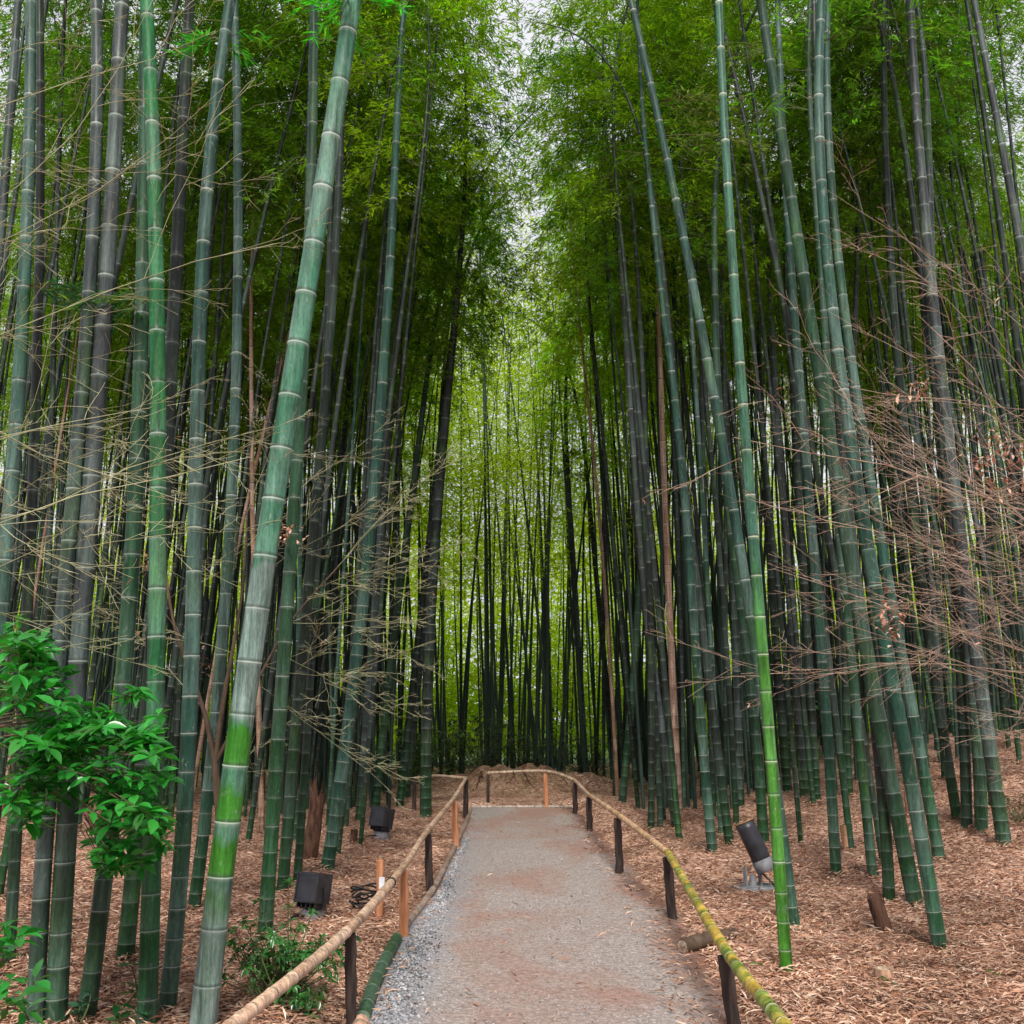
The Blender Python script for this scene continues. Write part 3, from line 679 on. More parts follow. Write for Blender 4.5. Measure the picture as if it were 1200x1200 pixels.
# ------------------------------------------------------------------ leaf litter, pebbles
def litter(n, seed):
    r = np.random.RandomState(seed)
    y = 4.2 + 15*r.rand(n)**1.5; x = r.uniform(-0.60, 0.60, n)*y
    l, rr_ = path_edges(y); dd = np.maximum(l-x, x-rr_)
    keep = (dd > 0.03) | (r.rand(n) < 0.008) | ((x > rr_-0.35) & (r.rand(n) < 0.16)) | ((x < l+0.12) & (r.rand(n) < 0.10))
    x, y, dd = x[keep], y[keep], dd[keep]; n = len(x)
    z = np.where(dd > 0, ground_z(x, y), 0.012)+0.012+r.rand(n)*0.025
    a = r.uniform(0, 2*PI, n); D = np.stack([np.cos(a), np.sin(a), r.normal(0, 0.22, n)], -1)
    U = np.stack([r.randn(n)*0.45, r.randn(n)*0.45, np.ones(n)], -1)
    L = r.uniform(0.04, 0.11, n); W = r.uniform(0.008, 0.0165, n)
    return np.stack([x, y, z], -1), D, U, L, W
mb = MB(); p, D, U, L, W = litter(165000, 3); leaf_batch(mb, p, D, U, L, W, 0, 0.3)
r = np.random.RandomState(77)      # leaves heaped round the foot of each near culm
for bx, by in BASES:
    if by > 16: continue
    n = 90; a = r.uniform(0, 2*PI, n); q = 0.05+np.abs(r.randn(n))*0.07; xx, yy = bx+q*np.cos(a), by+q*np.sin(a)
    p = np.stack([xx, yy, ground_z(xx, yy)+0.012+np.maximum(0, 0.055-q*0.45)*r.rand(n)*1.6], -1); t = a+PI/2+r.randn(n)*0.7
    leaf_batch(mb, p, np.stack([np.cos(t), np.sin(t), r.normal(0, 0.3, n)], -1), np.stack([np.cos(a)*0.5, np.sin(a)*0.5, np.ones(n)], -1), r.uniform(0.04, 0.12, n), r.uniform(0.009, 0.017, n), 0, 0.3)
o = mb.build("leaf_litter", M_FLAKE, None, False); o["kind"] = "stuff"; tag(o, "carpet of dry pinkish brown bamboo leaves covering the ground", "leaf litter")

mb = MB(); r = np.random.RandomState(8); ico = None
import itertools
oct_v = np.array([[1,0,0],[-1,0,0],[0,1,0],[0,-1,0],[0,0,1],[0,0,-1]], float)
oct_f = np.array([[0,2,4],[2,1,4],[1,3,4],[3,0,4],[2,0,5],[1,2,5],[3,1,5],[0,3,5]])
N = 9000; y = 4.2+10*r.rand(N)**1.7; l, rt = path_edges(y)
edge = r.rand(N) < 0.8
x = np.where(edge, l+0.05+np.abs(r.randn(N))*0.13*np.clip(1.6-y/9, 0.25, 1.2), l+(rt-l)*r.rand(N))
sz = np.where(edge, r.uniform(0.004, 0.011, N), r.uniform(0.003, 0.006, N))
V = oct_v[None]*(sz[:, None, None]*r.uniform(0.6, 1.4, (N, 6, 1))) + np.stack([x, y, np.full(N, 0.016)], -1)[:, None]
F = oct_f[None]+np.arange(N)[:, None, None]*6
mb.add(V.reshape(-1, 3), F.reshape(-1, 3)); o = mb.build("gravel", M_PEB, None, False); o["kind"] = "stuff"; tag(o, "loose grey gravel gathered along the path edging", "gravel")

# ------------------------------------------------------------------ handrails
def bamboo_pole(mb, P, r, spacing=0.26, sides=12, mat=0, seed=0):
    P = np.asarray(P, float); seg = np.linalg.norm(np.diff(P, axis=0), axis=1); s = np.concatenate([[0], np.cumsum(seg)])
    q = []; v = []; rad = []; rg = random.Random(seed); a = 0; n = 0
    while a < s[-1]:
        L = spacing*rg.uniform(0.8, 1.2)
        for f, kf in ((0, 1.05), (0.05, 1.0), (0.16, 0.975), (0.95, 0.985)):
            if a+f*L < s[-1]: q.append(a+f*L); v.append(n+1+f); rad.append(r*kf)
        a += L; n += 1
    q.append(s[-1]); v.append(n+0.9); rad.append(r)
    Q = np.stack([np.interp(q, s, P[:, i]) for i in range(3)], -1)
    add_tube(mb, Q, np.array(rad), sides, np.array(v), mat)
def smooth_curve(pts, n=12):
    pts = np.asarray(pts, float); out = []
    for i in range(len(pts)-1):
        p0 = pts[max(0, i-1)]; p1 = pts[i]; p2 = pts[i+1]; p3 = pts[min(len(pts)-1, i+2)]
        for t in np.linspace(0, 1, n, endpoint=False):
            out.append(0.5*((2*p1)+(-p0+p2)*t+(2*p0-5*p1+4*p2-p3)*t*t+(-p0+3*p1-3*p2+p3)*t**3))
    out.append(pts[-1]); return np.array(out)
def post(parent, base, top, r, mat, org, label=None, seed=0):
    mb = MB(); rg = np.random.RandomState(seed); n = 9
    P = np.linspace(np.array(base)-np.array([0, 0, 0.12]), np.array(top), n); P[:, :2] += rg.randn(n, 2)*0.004
    V, F, uv = tube_arrays(P, r*(1+rg.randn(n)*0.05), 12)
    V = V.reshape(n, 12, 3); mid = P[:, None]; V = mid+(V-mid)*(1+rg.randn(1, 12, 1)*0.06); V = V.reshape(-1, 3)
    mb.add(V-np.array(org), F, 0, uv); mb.add(V[-12:]-np.array(org), [list(range(12))[::-1]], 0)
    o = mb.build("post", mat, parent)
    if label: o["label"] = label
    return o

def fence(label, posts, rails, seed):
    b0 = on_ground(*posts[0][0]); root = thing("handrail_fence", b0, label, "fence"); tops = []
    for k, (bp, tp, w, dark) in enumerate(posts):
        b = on_ground(*bp); t = on_plane(tp[0], tp[1], b.y); tops.append(t)
        post(root, b, t+Vector((0, 0, -0.005)), px_size(w, b.y)/2, M_POSTD if dark else M_POSTO, b0, ("charred dark wooden post" if dark else "fresh orange wooden post"), seed+k)
    return root, b0, tops
LP = [((412,1216),(411,1094),12,1), ((474,1102),(473,1020),10,0), ((505,1048),(501,977),9,1), ((535,997),(532,938),7,0), ((546,960),(546,914),6,1)]
fl, b0, T = fence("tan bamboo handrail running along the gravelly edge with edging poles", LP, None, 10)
T = [np.array(t)+np.array([0, 0, 0.03]) for t in T]
near1 = np.array(on_plane(283, 1193, 4.15)); near0 = near1+(near1-T[0])*1.2; near0[2] = near1[2]-0.02
ptl = [near0, near1, T[0], T[1], T[2], T[3], T[4]]
c = smooth_curve(ptl)
cut = np.argmin(np.linalg.norm(c-np.array(on_plane(450, 1043, T[0][1]*0.35+T[1][1]*0.65)), axis=1))
for k, (seg, rad, col) in enumerate(((c[:cut+1], 0.029, (0.50, 0.32, 0.21)), (c[cut-1:], 0.026, (0.44, 0.28, 0.18)))):
    mb = MB(); bamboo_pole(mb, seg-np.array(b0), rad, 0.2, 14, 0, k); o = mb.build("rail", M_DRY, fl); o.color = (*col, 0.9)
mb = MB(); bx = c[cut]-np.array(b0); dv = c[cut+1]-c[cut-1]; dv /= np.linalg.norm(dv)
for q in (-0.012, 0, 0.012): 
    th = np.linspace(0, 2*PI, 15); A = np.cross(dv, [0, 0, 1]); A /= np.linalg.norm(A); Bv = np.cross(dv, A)
    add_tube(mb, bx+dv*q+0.031*(np.cos(th)[:, None]*A+np.sin(th)[:, None]*Bv), np.full(15, 0.005), 5, None, 0, False)
mb.build("binding", M_CABLE, fl)
# the short rail turning off behind the last post
e1 = np.array(on_plane(512, 909, T[4][1]+0.5)); e2 = np.array(on_plane(486, 912, T[4][1]+0.9))
mb = MB(); bamboo_pole(mb, np.array([T[4]-[0, 0, 0.0], e1, e2])-np.array(b0), 0.028, 0.22, 10, 0, 4); o = mb.build("rail", M_DRY, fl); o.color = (0.40, 0.29, 0.20, 0.8)
e2g = Vector((e2[0], e2[1], float(ground_z(e2[0], e2[1])))); post(fl, e2g, Vector(e2), 0.04, M_POSTD, b0, "charred dark wooden post", 33)

RP = [((862,1216),(850,1119),15,1), ((789,1081),(783,1004),11,1), ((726,1027),(724,958),9,1), ((691,976),(690,934),7,1), ((674,955),(674,917),6,1), ((641,948),(639,906),5,0), ((572,944),(572,908),4,1)]
fr_, b0, T = fence("bamboo handrail with green and yellow near pole, curving across the end of the path", RP, None, 40)
T = [np.array(t)+np.array([0, 0, 0.03]) for t in T]
n1 = np.array(on_plane(912, 1193, 4.25)); n0 = n1+(n1-T[0])*1.2; n0[2] = n1[2]
c = smooth_curve([n0, n1, T[0], T[1]]); c[:, 2] += 0.0
mb = MB(); bamboo_pole(mb, c-np.array(b0), 0.031, 0.2, 14, 0, 5); o = mb.build("rail", M_RAILG, fr_); o.color = (0.50, 0.33, 0.055, 0.5); o["label"] = "green and yellow banded near pole"
for k, (a, b, col) in enumerate(((1, 3, (0.50, 0.30, 0.16)), (3, 4, (0.40, 0.28, 0.20)), (4, 6, (0.42, 0.30, 0.21)))):
    mb = MB(); P = smooth_curve(T[a:b+1]) ; bamboo_pole(mb, P-np.array(b0)+np.array([0, 0, 0.002*k]), 0.029, 0.25, 12, 0, 20+k); o = mb.build("rail", M_DRY, fr_); o.color = (*col, 0.8)

# edging poles on the path's gravelly side
def edging(pxs, r, col, mat, label, seed):
    P = np.array([on_ground(x, y) for x, y in pxs]); P[:, 2] = 0.03
    o0 = P[0].copy(); mb = MB(); bamboo_pole(mb, smooth_curve(P)-o0, r, 0.28, 12, 0, seed)
    o = mb.build("edging_pole", mat, None, True, o0); o.color = (*col, 0.5); tag(o, label, "edging pole"); return o
edging([(424,1206),(443,1152),(465,1108)], 0.042, (0.06, 0.125, 0.035), M_LIVE, "mossy green bamboo pole lying as edging beside the gravel", 1)
edging([(474,1094),(500,1060),(513,1038),(533,997),(546,968),(552,950)], 0.032, (0.34, 0.23, 0.18), M_DRY, "long weathered brown bamboo pole lying as edging toward the path end", 2)
edging([(418,1240),(422,1212)], 0.05, (0.50, 0.30, 0.20), M_DRY, "short tan bamboo pole end poking in at the edging's near tip", 3)
P = np.array([[PLX[-1]-0.02, PEND+0.06, 0.015], [PRX[-1]+0.1, PEND+0.06, 0.02]]); o0 = P[0].copy()
mb = MB(); bamboo_pole(mb, smooth_curve(P)-o0, 0.03, 0.3, 10, 0, 9); o = mb.build("edging_pole", M_DRY, None, True, o0); o.color = (0.40, 0.33, 0.28, 0.7); tag(o, "pale pole lying crosswise at the far end of the path", "edging pole")

# ------------------------------------------------------------------ lamps
def rotm(ax, a): return np.array(Matrix.Rotation(a, 3, ax))
def box_lamp(base, s, yaw, tilt, label, seed):
    root = thing("floodlight", base, label, "floodlight")
    Rz = rotm('Z', yaw); Rt = Rz @ rotm('X', tilt)
    mb = MB(); add_box(mb, (0, 0, 0.045*s), (0.20*s, 0.17*s, 0.17*s), Rz, 0, 0.94, 0.01*s); mb.build("ballast_box", M_GREY, root, False)
    hc = np.array([0, 0, 0.33*s]) 
    mb = MB()
    W, D, H, t = 0.27*s, 0.25*s, 0.30*s, 0.012*s
    for c, sz in (((0, -D/2, 0), (W, t, H)), ((0, D/2, 0), (W, t, H)), ((-W/2+t/2, 0, 0), (t, D-t*1.1, H-0.004)), ((W/2-t/2, 0, 0), (t, D-t*1.1, H-0.004)), ((0, 0, -H/2+t), (W-2.2*t, D-1.2*t, t))):
        add_box(mb, hc+Rt @ np.array(c), sz, Rt, 0, 1.0, 0.003*s)
    for k in range(5): add_box(mb, hc+Rt @ np.array([(-0.4+0.2*k)*W, 0, -H/2-0.02*s]), (0.008*s, D*0.8, 0.05*s), Rt)
    mb.build("housing", M_BLACK, root, False)
    mb = MB(); yf = -D/2-t*0.5-0.004*s
    for c, sz in (((0, yf, H*0.44), (W*0.98, 0.010*s, 0.016*s)), ((0, yf, -H*0.44), (W*0.98, 0.010*s, 0.016*s)), ((-W*0.46, yf, 0), (0.016*s, 0.010*s, H*0.81)), ((W*0.46, yf, 0), (0.016*s, 0.010*s, H*0.81))):
        add_box(mb, hc+Rt @ np.array(c), sz, Rt)
    for sx in (-1, 1):
        for sz_ in (-1, 1):
            q = hc+Rt @ np.array([sx*W*0.46, yf-0.006*s, sz_*H*0.44]); add_tube(mb, np.array([q, q-Rt @ np.array([0, 0.006*s, 0])]), np.array([0.007*s, 0.006*s]), 8)
    mb.build("front_frame", M_BLACK, root, False)
    mb = MB(); add_box(mb, hc+Rt @ np.array([0, 0, H*0.12]), (W-2.3*t, D-1.3*t, 0.008*s), Rt); mb.build("lens", M_GLASS, root, False)
    mb = MB()
    for sx in (-1, 1):
        add_box(mb, Rz @ np.array([sx*(W/2+0.012*s), 0, 0.23*s]), (0.012*s, 0.035*s, 0.22*s), Rz)
    add_box(mb, Rz @ np.array([0, 0, 0.135*s]), (W+0.04*s, 0.035*s, 0.012*s), Rz); mb.build("bracket", M_BLACK, root, False)
    th = np.linspace(0, 1, 14); rg = np.random.RandomState(seed)
    P = np.stack([-0.08*s-0.3*th*s, -0.05*s-0.1*s*np.sin(th*5), 0.05*s*(1-th)+0.015+0.02*np.sin(th*7)], -1)
    mb = MB(); add_tube(mb, P, np.full(14, 0.009), 6); mb.build("cable", M_CABLE, root)
b = on_ground(366, 1080); box_lamp(b, 0.76, -0.42, -0.20, "nearer black box floodlight on a grey ballast, behind the low leafy shrub", 1)
b = on_ground(447, 984); box_lamp(b, 0.88, -0.55, -0.25, "farther black box floodlight tilted on litter among the culms", 2)

b = on_ground(886, 1044); root = thing("spotlight", b, "black tube spotlight tilted up beside the bright grass-green bamboo", "spotlight")
axv = Vector((-0.36, 0.16, 0.9)).normalized(); R = np.array(Vector((0, 0, 1)).rotation_difference(axv).to_matrix())
cen = np.array([0.03, 0, 0.36]); ax_ = np.array(axv)
mb = MB(); add_tube(mb, np.array([cen-ax_*0.09+ax_*q for q in (0, 0.005, 0.30, 0.36, 0.36)]), np.array([0.088, 0.091, 0.091, 0.093, 0.086]), 28, None, 0, False)
add_tube(mb, np.array([cen+ax_*q for q in (0.27, 0.2, 0.05)]), np.array([0.086, 0.084, 0.03]), 28, None, 0, True); mb.build("shade", M_BLACK, root)
mb = MB(); add_tube(mb, np.array([cen-ax_*q for q in (0.20, 0.195, 0.13, 0.088)]), np.array([0.07, 0.092, 0.096, 0.096]), 28); mb.build("lamp_body", M_GREY, root)
mb = MB(); th = np.linspace(0, PI, 10)
rim = cen+ax_*0.275; A = np.array(R[:, 0]); Bv = np.array(R[:, 1]); th = np.linspace(0, 2*PI, 25)
add_tube(mb, rim+0.092*(np.cos(th)[:, None]*A+np.sin(th)[:, None]*Bv), np.full(25, 0.004), 5, None, 0, False); mb.build("rim", M_RUST, root)
mb = MB(); add_box(mb, (0, 0, 0.03), (0.40, 0.26, 0.03), rotm('Z', 0.3), 0, 1.0, 0.006); mb.build("base_plate", M_GREY, root, False)
mb = MB()
for sx in (-1, 1): add_box(mb, (-0.02+sx*0.07, 0.02, 0.12), (0.014, 0.05, 0.18), rotm('Z', 0.3))
add_tube(mb, np.array([[-0.02, 0.02, 0.04], [-0.02, 0.02, 0.14]]), np.array([0.035, 0.03]), 12); mb.build("bracket", M_GREY, root, False)
mb = MB(); t = np.linspace(0, 1, 12); add_tube(mb, np.stack([0.06+0.12*t, -0.02-0.08*np.sin(t*3), 0.13*(1-t)+0.03], -1), np.full(12, 0.009), 6); mb.build("cable", M_CABLE, root)

# ------------------------------------------------------------------ small things on the ground
b = on_ground(444, 1075); root = thing("marker_post", b, "short orange post with small white label behind the handrail", "post")
post(root, Vector((0, 0, 0)), Vector((0.0, 0, 0.44)), 0.032, M_POSTO, (0, 0, 0), None, 77)
mb = MB(); add_box(mb, (0.02, -0.034, 0.27), (0.045, 0.006, 0.09), rotm('Z', 0.5)); mb.build("label_plate", M_WHITE, root, False)
b = on_ground(428, 1066); mb = MB(); rg = np.random.RandomState(4)
for q in range(7):
    th = np.linspace(0, 2*PI, 22); rad = 0.11+rg.randn()*0.02
    add_tube(mb, np.stack([rad*np.cos(th)+rg.randn()*0.02, rad*np.sin(th)*0.8+rg.randn()*0.02, 0.03+0.025*q+0.02*np.sin(th*2+q)], -1), np.full(22, 0.008), 5, None, 0, False)
o = mb.build("cable_coil", M_CABLE, None, True, b); tag(o, "coil of black cable lying behind the handrail near the orange post", "cable")

def stump(name, px, py, w, h, col, mat, label, cat, lean=(0, 0), ragged=0.0, seed=0, hollow=True):
    b = on_ground(px, py); r = px_size(w, b.y)/2; H = px_size(h, b.y)
    rg = np.random.RandomState(seed); n, S = 9, 18
    P = np.array([[lean[0]*H*t, lean[1]*H*t, -0.05+(H+0.05)*t] for t in np.linspace(0, 1, n)])
    V, F, uv = tube_arrays(P, r*(1.08-0.12*np.linspace(0, 1, n))*(1+rg.randn(n)*0.02), S, np.linspace(0.3, 2.9, n))
    V = V.reshape(n, S, 3); V[-1, :, 2] += ragged*H*np.abs(rg.randn(S)); V[-2, :, 2] += ragged*0.4*H*rg.rand(S)
    root = thing(name, b, label, cat)
    mb = MB(); mb.add(V.reshape(-1, 3), F, 0, uv)
    inner = (V[-1]-V[-1].mean(0))*np.array([0.84, 0.84, 1])+V[-1].mean(0)
    mb.add(np.concatenate([V[-1], inner]), [[k, S+k, S+(k+1) % S, (k+1) % S] for k in range(S)], 0)
    o = mb.build("trunk", mat, root); o.color = (*col, 0.6)
    mb = MB(); dn = inner.copy(); dn[:, 2] -= 0.015 if hollow else 0.0
    if hollow: mb.add(np.concatenate([inner, dn]), [[k, S+k, S+(k+1) % S, (k+1) % S] for k in range(S)], 0)
    mb.add(dn, [list(range(S))[::-1]], 0); mb.build("cut_face", M_CUT if ragged == 0 else M_STUMP, root)
    return root
stump("bamboo_stump", 1036, 1152, 20, 15, (0.36, 0.2, 0.12), M_DRY, "short round bamboo stump with pale cut top low on the open litter", "stump", seed=1)
stump("bamboo_stump", 1040, 1092, 17, 34, (0.2, 0.1, 0.07), M_STUMP, "broken reddish brown stump leaning before the dark mossy bamboo", "stump", (-0.35, 0), 0.12, 2)
stump("bamboo_stump", 994, 997, 10, 28, (0.42, 0.2, 0.09), M_DRY, "orange cut bamboo stump between two hillside culms", "stump", (-0.1, 0), 0, 3)
stump("bamboo_stump", 414, 988, 8, 14, (0.2, 0.1, 0.07), M_STUMP, "small brown stump beside the farther box floodlight", "stump", (0.05, 0), 0.05, 4)
stump("rotten_stump", 361, 1010, 17, 56, (0.2, 0.1, 0.07), M_STUMP, "tall rotten dark brown stump behind the green trio of culms", "stump", (0.12, 0.05), 0.35, 5)
stump("bamboo_stump", 808, 936, 9, 26, (0.42, 0.2, 0.09), M_DRY, "orange-brown cut stump set back beside the pinkish dead bamboo", "stump", (0.0, 0), 0.05, 6)
stump("bamboo_stump", 1067, 955, 9, 26, (0.3, 0.12, 0.07), M_DRY, "reddish cut stump behind the curving dark green bamboo", "stump", (-0.05, 0), 0.05, 7)

b = on_ground(806, 1118); root = thing("cut_log", b, "short dark cut log lying by the path under the green handrail pole", "log")
mb = MB(); P = np.array([[-0.04, -0.02, 0.05], [0.1, 0.1, 0.06], [0.3, 0.25, 0.065], [0.42, 0.33, 0.06]]); add_tube(mb, smooth_curve(P, 5), np.linspace(0.055, 0.045, 16)*(1+rs.randn(16)*0.06), 14); mb.build("trunk", M_BARK, root)
mb = MB(); dn = P[0]-P[1]; dn /= np.linalg.norm(dn); add_tube(mb, np.array([P[0]+dn*0.001, P[0]+dn*0.006]), np.array([0.046, 0.04]), 14); mb.build("cut_face", M_CUT, root)

for k, pts in enumerate([[(668,1000),(683,987),(697,984),(712,990)], [(690,995),(700,993),(712,1000)], [(700,1020),(708,1017),(718,1018)], [(726,1045),(733,1040),(739,1046),(738,1056)], [(735,1053),(748,1046),(757,1045)], [(662,982),(676,975),(686,972)]]):
    P = np.array([on_ground(x, y) for x, y in pts]); P[:, 2] += 0.012; P[0, 2] -= 0.03; P[-1, 2] -= 0.03; o0 = P[0].copy()
    C_ = smooth_curve(P, 6)-o0; C_ += np.random.RandomState(k).randn(*C_.shape)*0.006
    mb = MB(); add_tube(mb, C_, np.linspace(0.026, 0.012, len(C_)), 7); o = mb.build("tree_root", M_STUMP, None, True, o0)
    tag(o, "gnarled thin root creeping out of the bank onto the path edge", "root", "roots at the path edge")
# roots over the bank behind the path end
for k in range(5):
    rg = np.random.RandomState(60+k); x0 = -0.6+0.37*k+rg.randn()*0.1; t = np.linspace(0, 1, 12)
    xs_ = x0+1.1*(rg.rand()-0.45)*t+0.03*np.sin(t*4+k)+rg.randn(12)*0.012; ys_ = PEND+3.9-(0.9+rg.rand()*0.7)*t
    P = np.stack([xs_, ys_, ground_z(xs_, ys_)-0.004], -1); o0 = P[0].copy()
    mb = MB(); add_tube(mb, P-o0, np.linspace(0.034, 0.008, 12), 7); o = mb.build("tree_root", M_STUMP, None, True, o0)
    tag(o, "brown root running down the earth bank at the path end", "root", "roots on the earth bank")

# ------------------------------------------------------------------ broad-leaved plants
def broad_leaves(mb, cen, axis_, n, L, r, mat=0):
    """a whorl of pointed glossy leaves round a shoot tip"""
    a = Vector(axis_).normalized(); q = Vector((0, 0, 1)).rotation_difference(a); R = np.array(q.to_matrix())
    a0 = r.rand()*6.28
    for k in range(n):
        az = a0+k*2.4+r.randn()*0.2; el = r.uniform(-0.2, 0.5); l_ = L*r.uniform(0.6, 1.15); w = l_*r.uniform(0.36, 0.46)
        d = R @ np.array([math.cos(az)*math.cos(el), math.sin(az)*math.cos(el), math.sin(el)]); s = np.cross(d, [0, 0, 1.0]); s /= np.linalg.norm(s)+1e-9
        tw = r.randn()*0.35; nrm = np.cross(s, d); s = s*math.cos(tw)+nrm*math.sin(tw); nrm = np.cross(s, d)
        droop = r.uniform(0.08, 0.38); st = 0.15
        ts = np.array([0, 0.15, 0.3, 0.5, 0.7, 0.87, 1.0]); ws = np.array([0.05, 0.12, 0.72, 1.0, 0.82, 0.4, 0.02])*w/2
        mid = cen + d*l_*ts[:, None]; mid[:, 2] -= droop*l_*ts**2
        fold = 0.35; V = np.concatenate([mid, mid-s*ws[:, None]+nrm*ws[:, None]*fold, mid+s*ws[:, None]+nrm*ws[:, None]*fold])
        F = []
        for i in range(6): F += [[i, i+1, 7+i+1, 7+i], [i, 14+i, 14+i+1, i+1]]
        mb.add(V, F, mat)
def shrub(name, base, shoots, L, label, seed, col, nl=(6, 10), stem_r=0.008, mat=None, cat="shrub", trunk=None):
    r = np.random.RandomState(seed); root = thing(name, base, label, cat); bs = np.array(base)
    st, lv = MB(), MB()
    if trunk is not None: hubs = np.array([np.mean(np.array(shoots)[k::7], axis=0)*0.35+np.array(shoots)[k]*0.65-bs-np.array([0.04, -0.05, 0.06]) for k in range(7)])
    for p in shoots:
        p = np.array(p)-bs; b = np.array([r.randn()*0.06, r.randn()*0.06, -0.03]); t = np.linspace(0, 1, 7)[:, None]
        if trunk is not None: b = hubs[np.argmin(np.linalg.norm(hubs-p, axis=1))]
        m = (b+p)/2+np.array([r.randn()*0.05, r.randn()*0.05, 0.1*np.linalg.norm(p) if trunk is None else -0.05])
        P = b*(1-t)**2+2*m*t*(1-t)+p*t*t; add_tube(st, P if trunk is None else P[4:], np.linspace(stem_r, stem_r*0.4, 7)[0 if trunk is None else 4:], 5)
        dr = P[-1]-P[-3]
        if L > 0.09: dr = np.array([r.randn()*0.3, r.randn()*0.3-0.25, 1.0])
        broad_leaves(lv, P[-1], dr, r.randint(*nl), L, r)
        if r.rand() < 0.6: broad_leaves(lv, P[-2], dr, r.randint(3, 6), L*0.9, r)
    for h in (hubs if trunk is not None else []):
        t = np.linspace(0, 1, 9)[:, None]; q0 = np.array([0, 0, min(trunk, max(0.05, h[2]-0.35))]); q1 = (q0+h)/2+np.array([0, 0, 0.12])
        add_tube(st, q0*(1-t)**2+2*q1*t*(1-t)+h*t*t, np.linspace(0.010, 0.004, 9), 6)
    if trunk is not None: add_tube(st, np.array([[0, 0, -0.05], [0.03, 0, trunk*0.5], [0, 0.02, trunk]]), np.array([0.03, 0.022, 0.012]), 8)
    st.build("stems", M_TWIG if trunk is None else M_BARK, root); o = lv.build("foliage", mat or M_BROAD, root); o.color = (*col, 1)
    return root
r = np.random.RandomState(21); sh = []
for px, py, n, sx, sy in ((40, 800, 16, 34, 45), (90, 860, 18, 50, 26), (165, 870, 12, 30, 22), (60, 890, 14, 40, 25), (150, 930, 14, 35, 28), (150, 1000, 9, 26, 26), (40, 945, 7, 30, 18), (178, 965, 6, 16, 16), (25, 755, 8, 22, 12), (158, 810, 2, 5, 8)):
    for _ in range(int(n*2.4)):
        sh.append(np.array(on_plane(px+r.randn()*sx*0.55, py+r.randn()*sy*0.55, 4.75+r.randn()*0.22)))
bs = np.array([-3.3, 4.85, 0.0]); bs[2] = float(ground_z(bs[0], bs[1]))
shrub("broadleaf_shrub", bs, sh, 0.105, "big glossy bright green broad-leaved shrub in front of the emerald-banded bamboo", 3, (0.024, 0.205, 0.028), (6, 11), 0.004, trunk=1.7)
sh = [np.array(on_plane(px, py, 4.2+r.randn()*0.1)) for px, py in ((5,1085),(22,1098),(5,1120),(12,1150),(25,1165),(8,1180),(28,1185),(-15,1100),(-15,1160),(40,1150))]
bs = np.array([-2.7, 4.2, 0.0]); bs[2] = float(ground_z(bs[0], bs[1]))
shrub("broadleaf_shrub", bs, sh, 0.11, "lower glossy green plant cut by the bottom left corner", 4, (0.028, 0.21, 0.035), (4, 7), 0.006, trunk=0.8)
b = on_ground(150, 1204); sh = [np.array(b)+np.array([dx, dy, dz]) for dx, dy, dz in ((0.03, 0, 0.2), (-0.05, -0.05, 0.12), (0.06, -0.08, 0.1), (0.02, 0.05, 0.17), (-0.02, -0.1, 0.06), (0.0, -0.02, 0.3))]
shrub("ground_plant", b, sh, 0.10, "small upright green seedling at the foot of the emerald-banded bamboo", 5, (0.018, 0.11, 0.025), (3, 6))
b = on_ground(92, 1204); sh = [np.array(b)+np.array([dx, 0, dz]) for dx, dz in ((0.0, 0.1), (0.05, 0.16), (-0.06, 0.07))]
shrub("ground_plant", b, sh, 0.07, "tiny round-leaved seedling beside the green-footed bamboo", 6, (0.02, 0.09, 0.035), (2, 4))
b = on_ground(330, 1176); sh = [np.array(on_plane(330+r.randn()*33, 1118+r.randn()*22, b.y+r.randn()*0.16)) for _ in range(120)] + [np.array(on_plane(352+r.randn()*16, 1172+r.randn()*12, b.y-0.2+r.randn()*0.1)) for _ in range(16)]
shrub("low_shrub", b, sh, 0.047, "low fine-leaved green shrub behind the near handrail", 7, (0.03, 0.125, 0.025), (7, 13), 0.005)
b = on_ground(1196, 962); sh = [np.array(b)+np.array([r.randn()*0.3, r.randn()*0.2, 0.1+0.2*r.rand()]) for _ in range(26)]
shrub("low_shrub", b, sh, 0.05, "dull dark green tuft on the bank at the right edge", 8, (0.03, 0.05, 0.015), (6, 10), 0.004)
for k, (px, Yd, h, wd, lab) in enumerate(((565, 26, 1.7, 0.9, "dark evergreen bush among stems behind the earth bank, nearest the charred post"), (612, 28, 1.3, 1.0, "dark evergreen bush behind the middle of the earth bank"), (645, 27, 1.1, 0.7, "dark evergreen bush behind the orange post at the path end"), (492, 24, 1.3, 0.8, "bright bush behind the tall blackish ringed bamboo"), (50, 16, 2.4, 0.9, "dark bush behind the black stems at the far left"), (925, 22, 1.6, 0.8, "bright bush behind the three stems in a row"), (530, 29, 1.2, 1.2, "dark evergreen bush deep behind the rail's turn at the path end"), (690, 29, 1.2, 1.2, "dark evergreen bush behind the bend of the handrail"), (750, 29, 1.4, 1.2, "dark evergreen bush behind the third handrail post and leaning stem"), (440, 29, 1.3, 1.2, "dark evergreen bush far behind the farther box floodlight"))):
    X0 = (px-600)/FPX*Yd; b = Vector((X0, Yd, float(ground_z(X0, Yd))))
    sh = [np.array(b)+np.array([r.randn()*wd*0.5, r.randn()*0.35, h*r.beta(1.6, 1.2)]) for _ in range(80)]
    shrub("bush", b, sh, 0.13, lab, 20+k, (0.018, 0.04, 0.014) if "bright" not in lab else (0.08, 0.19, 0.03), (6, 10), 0.008)
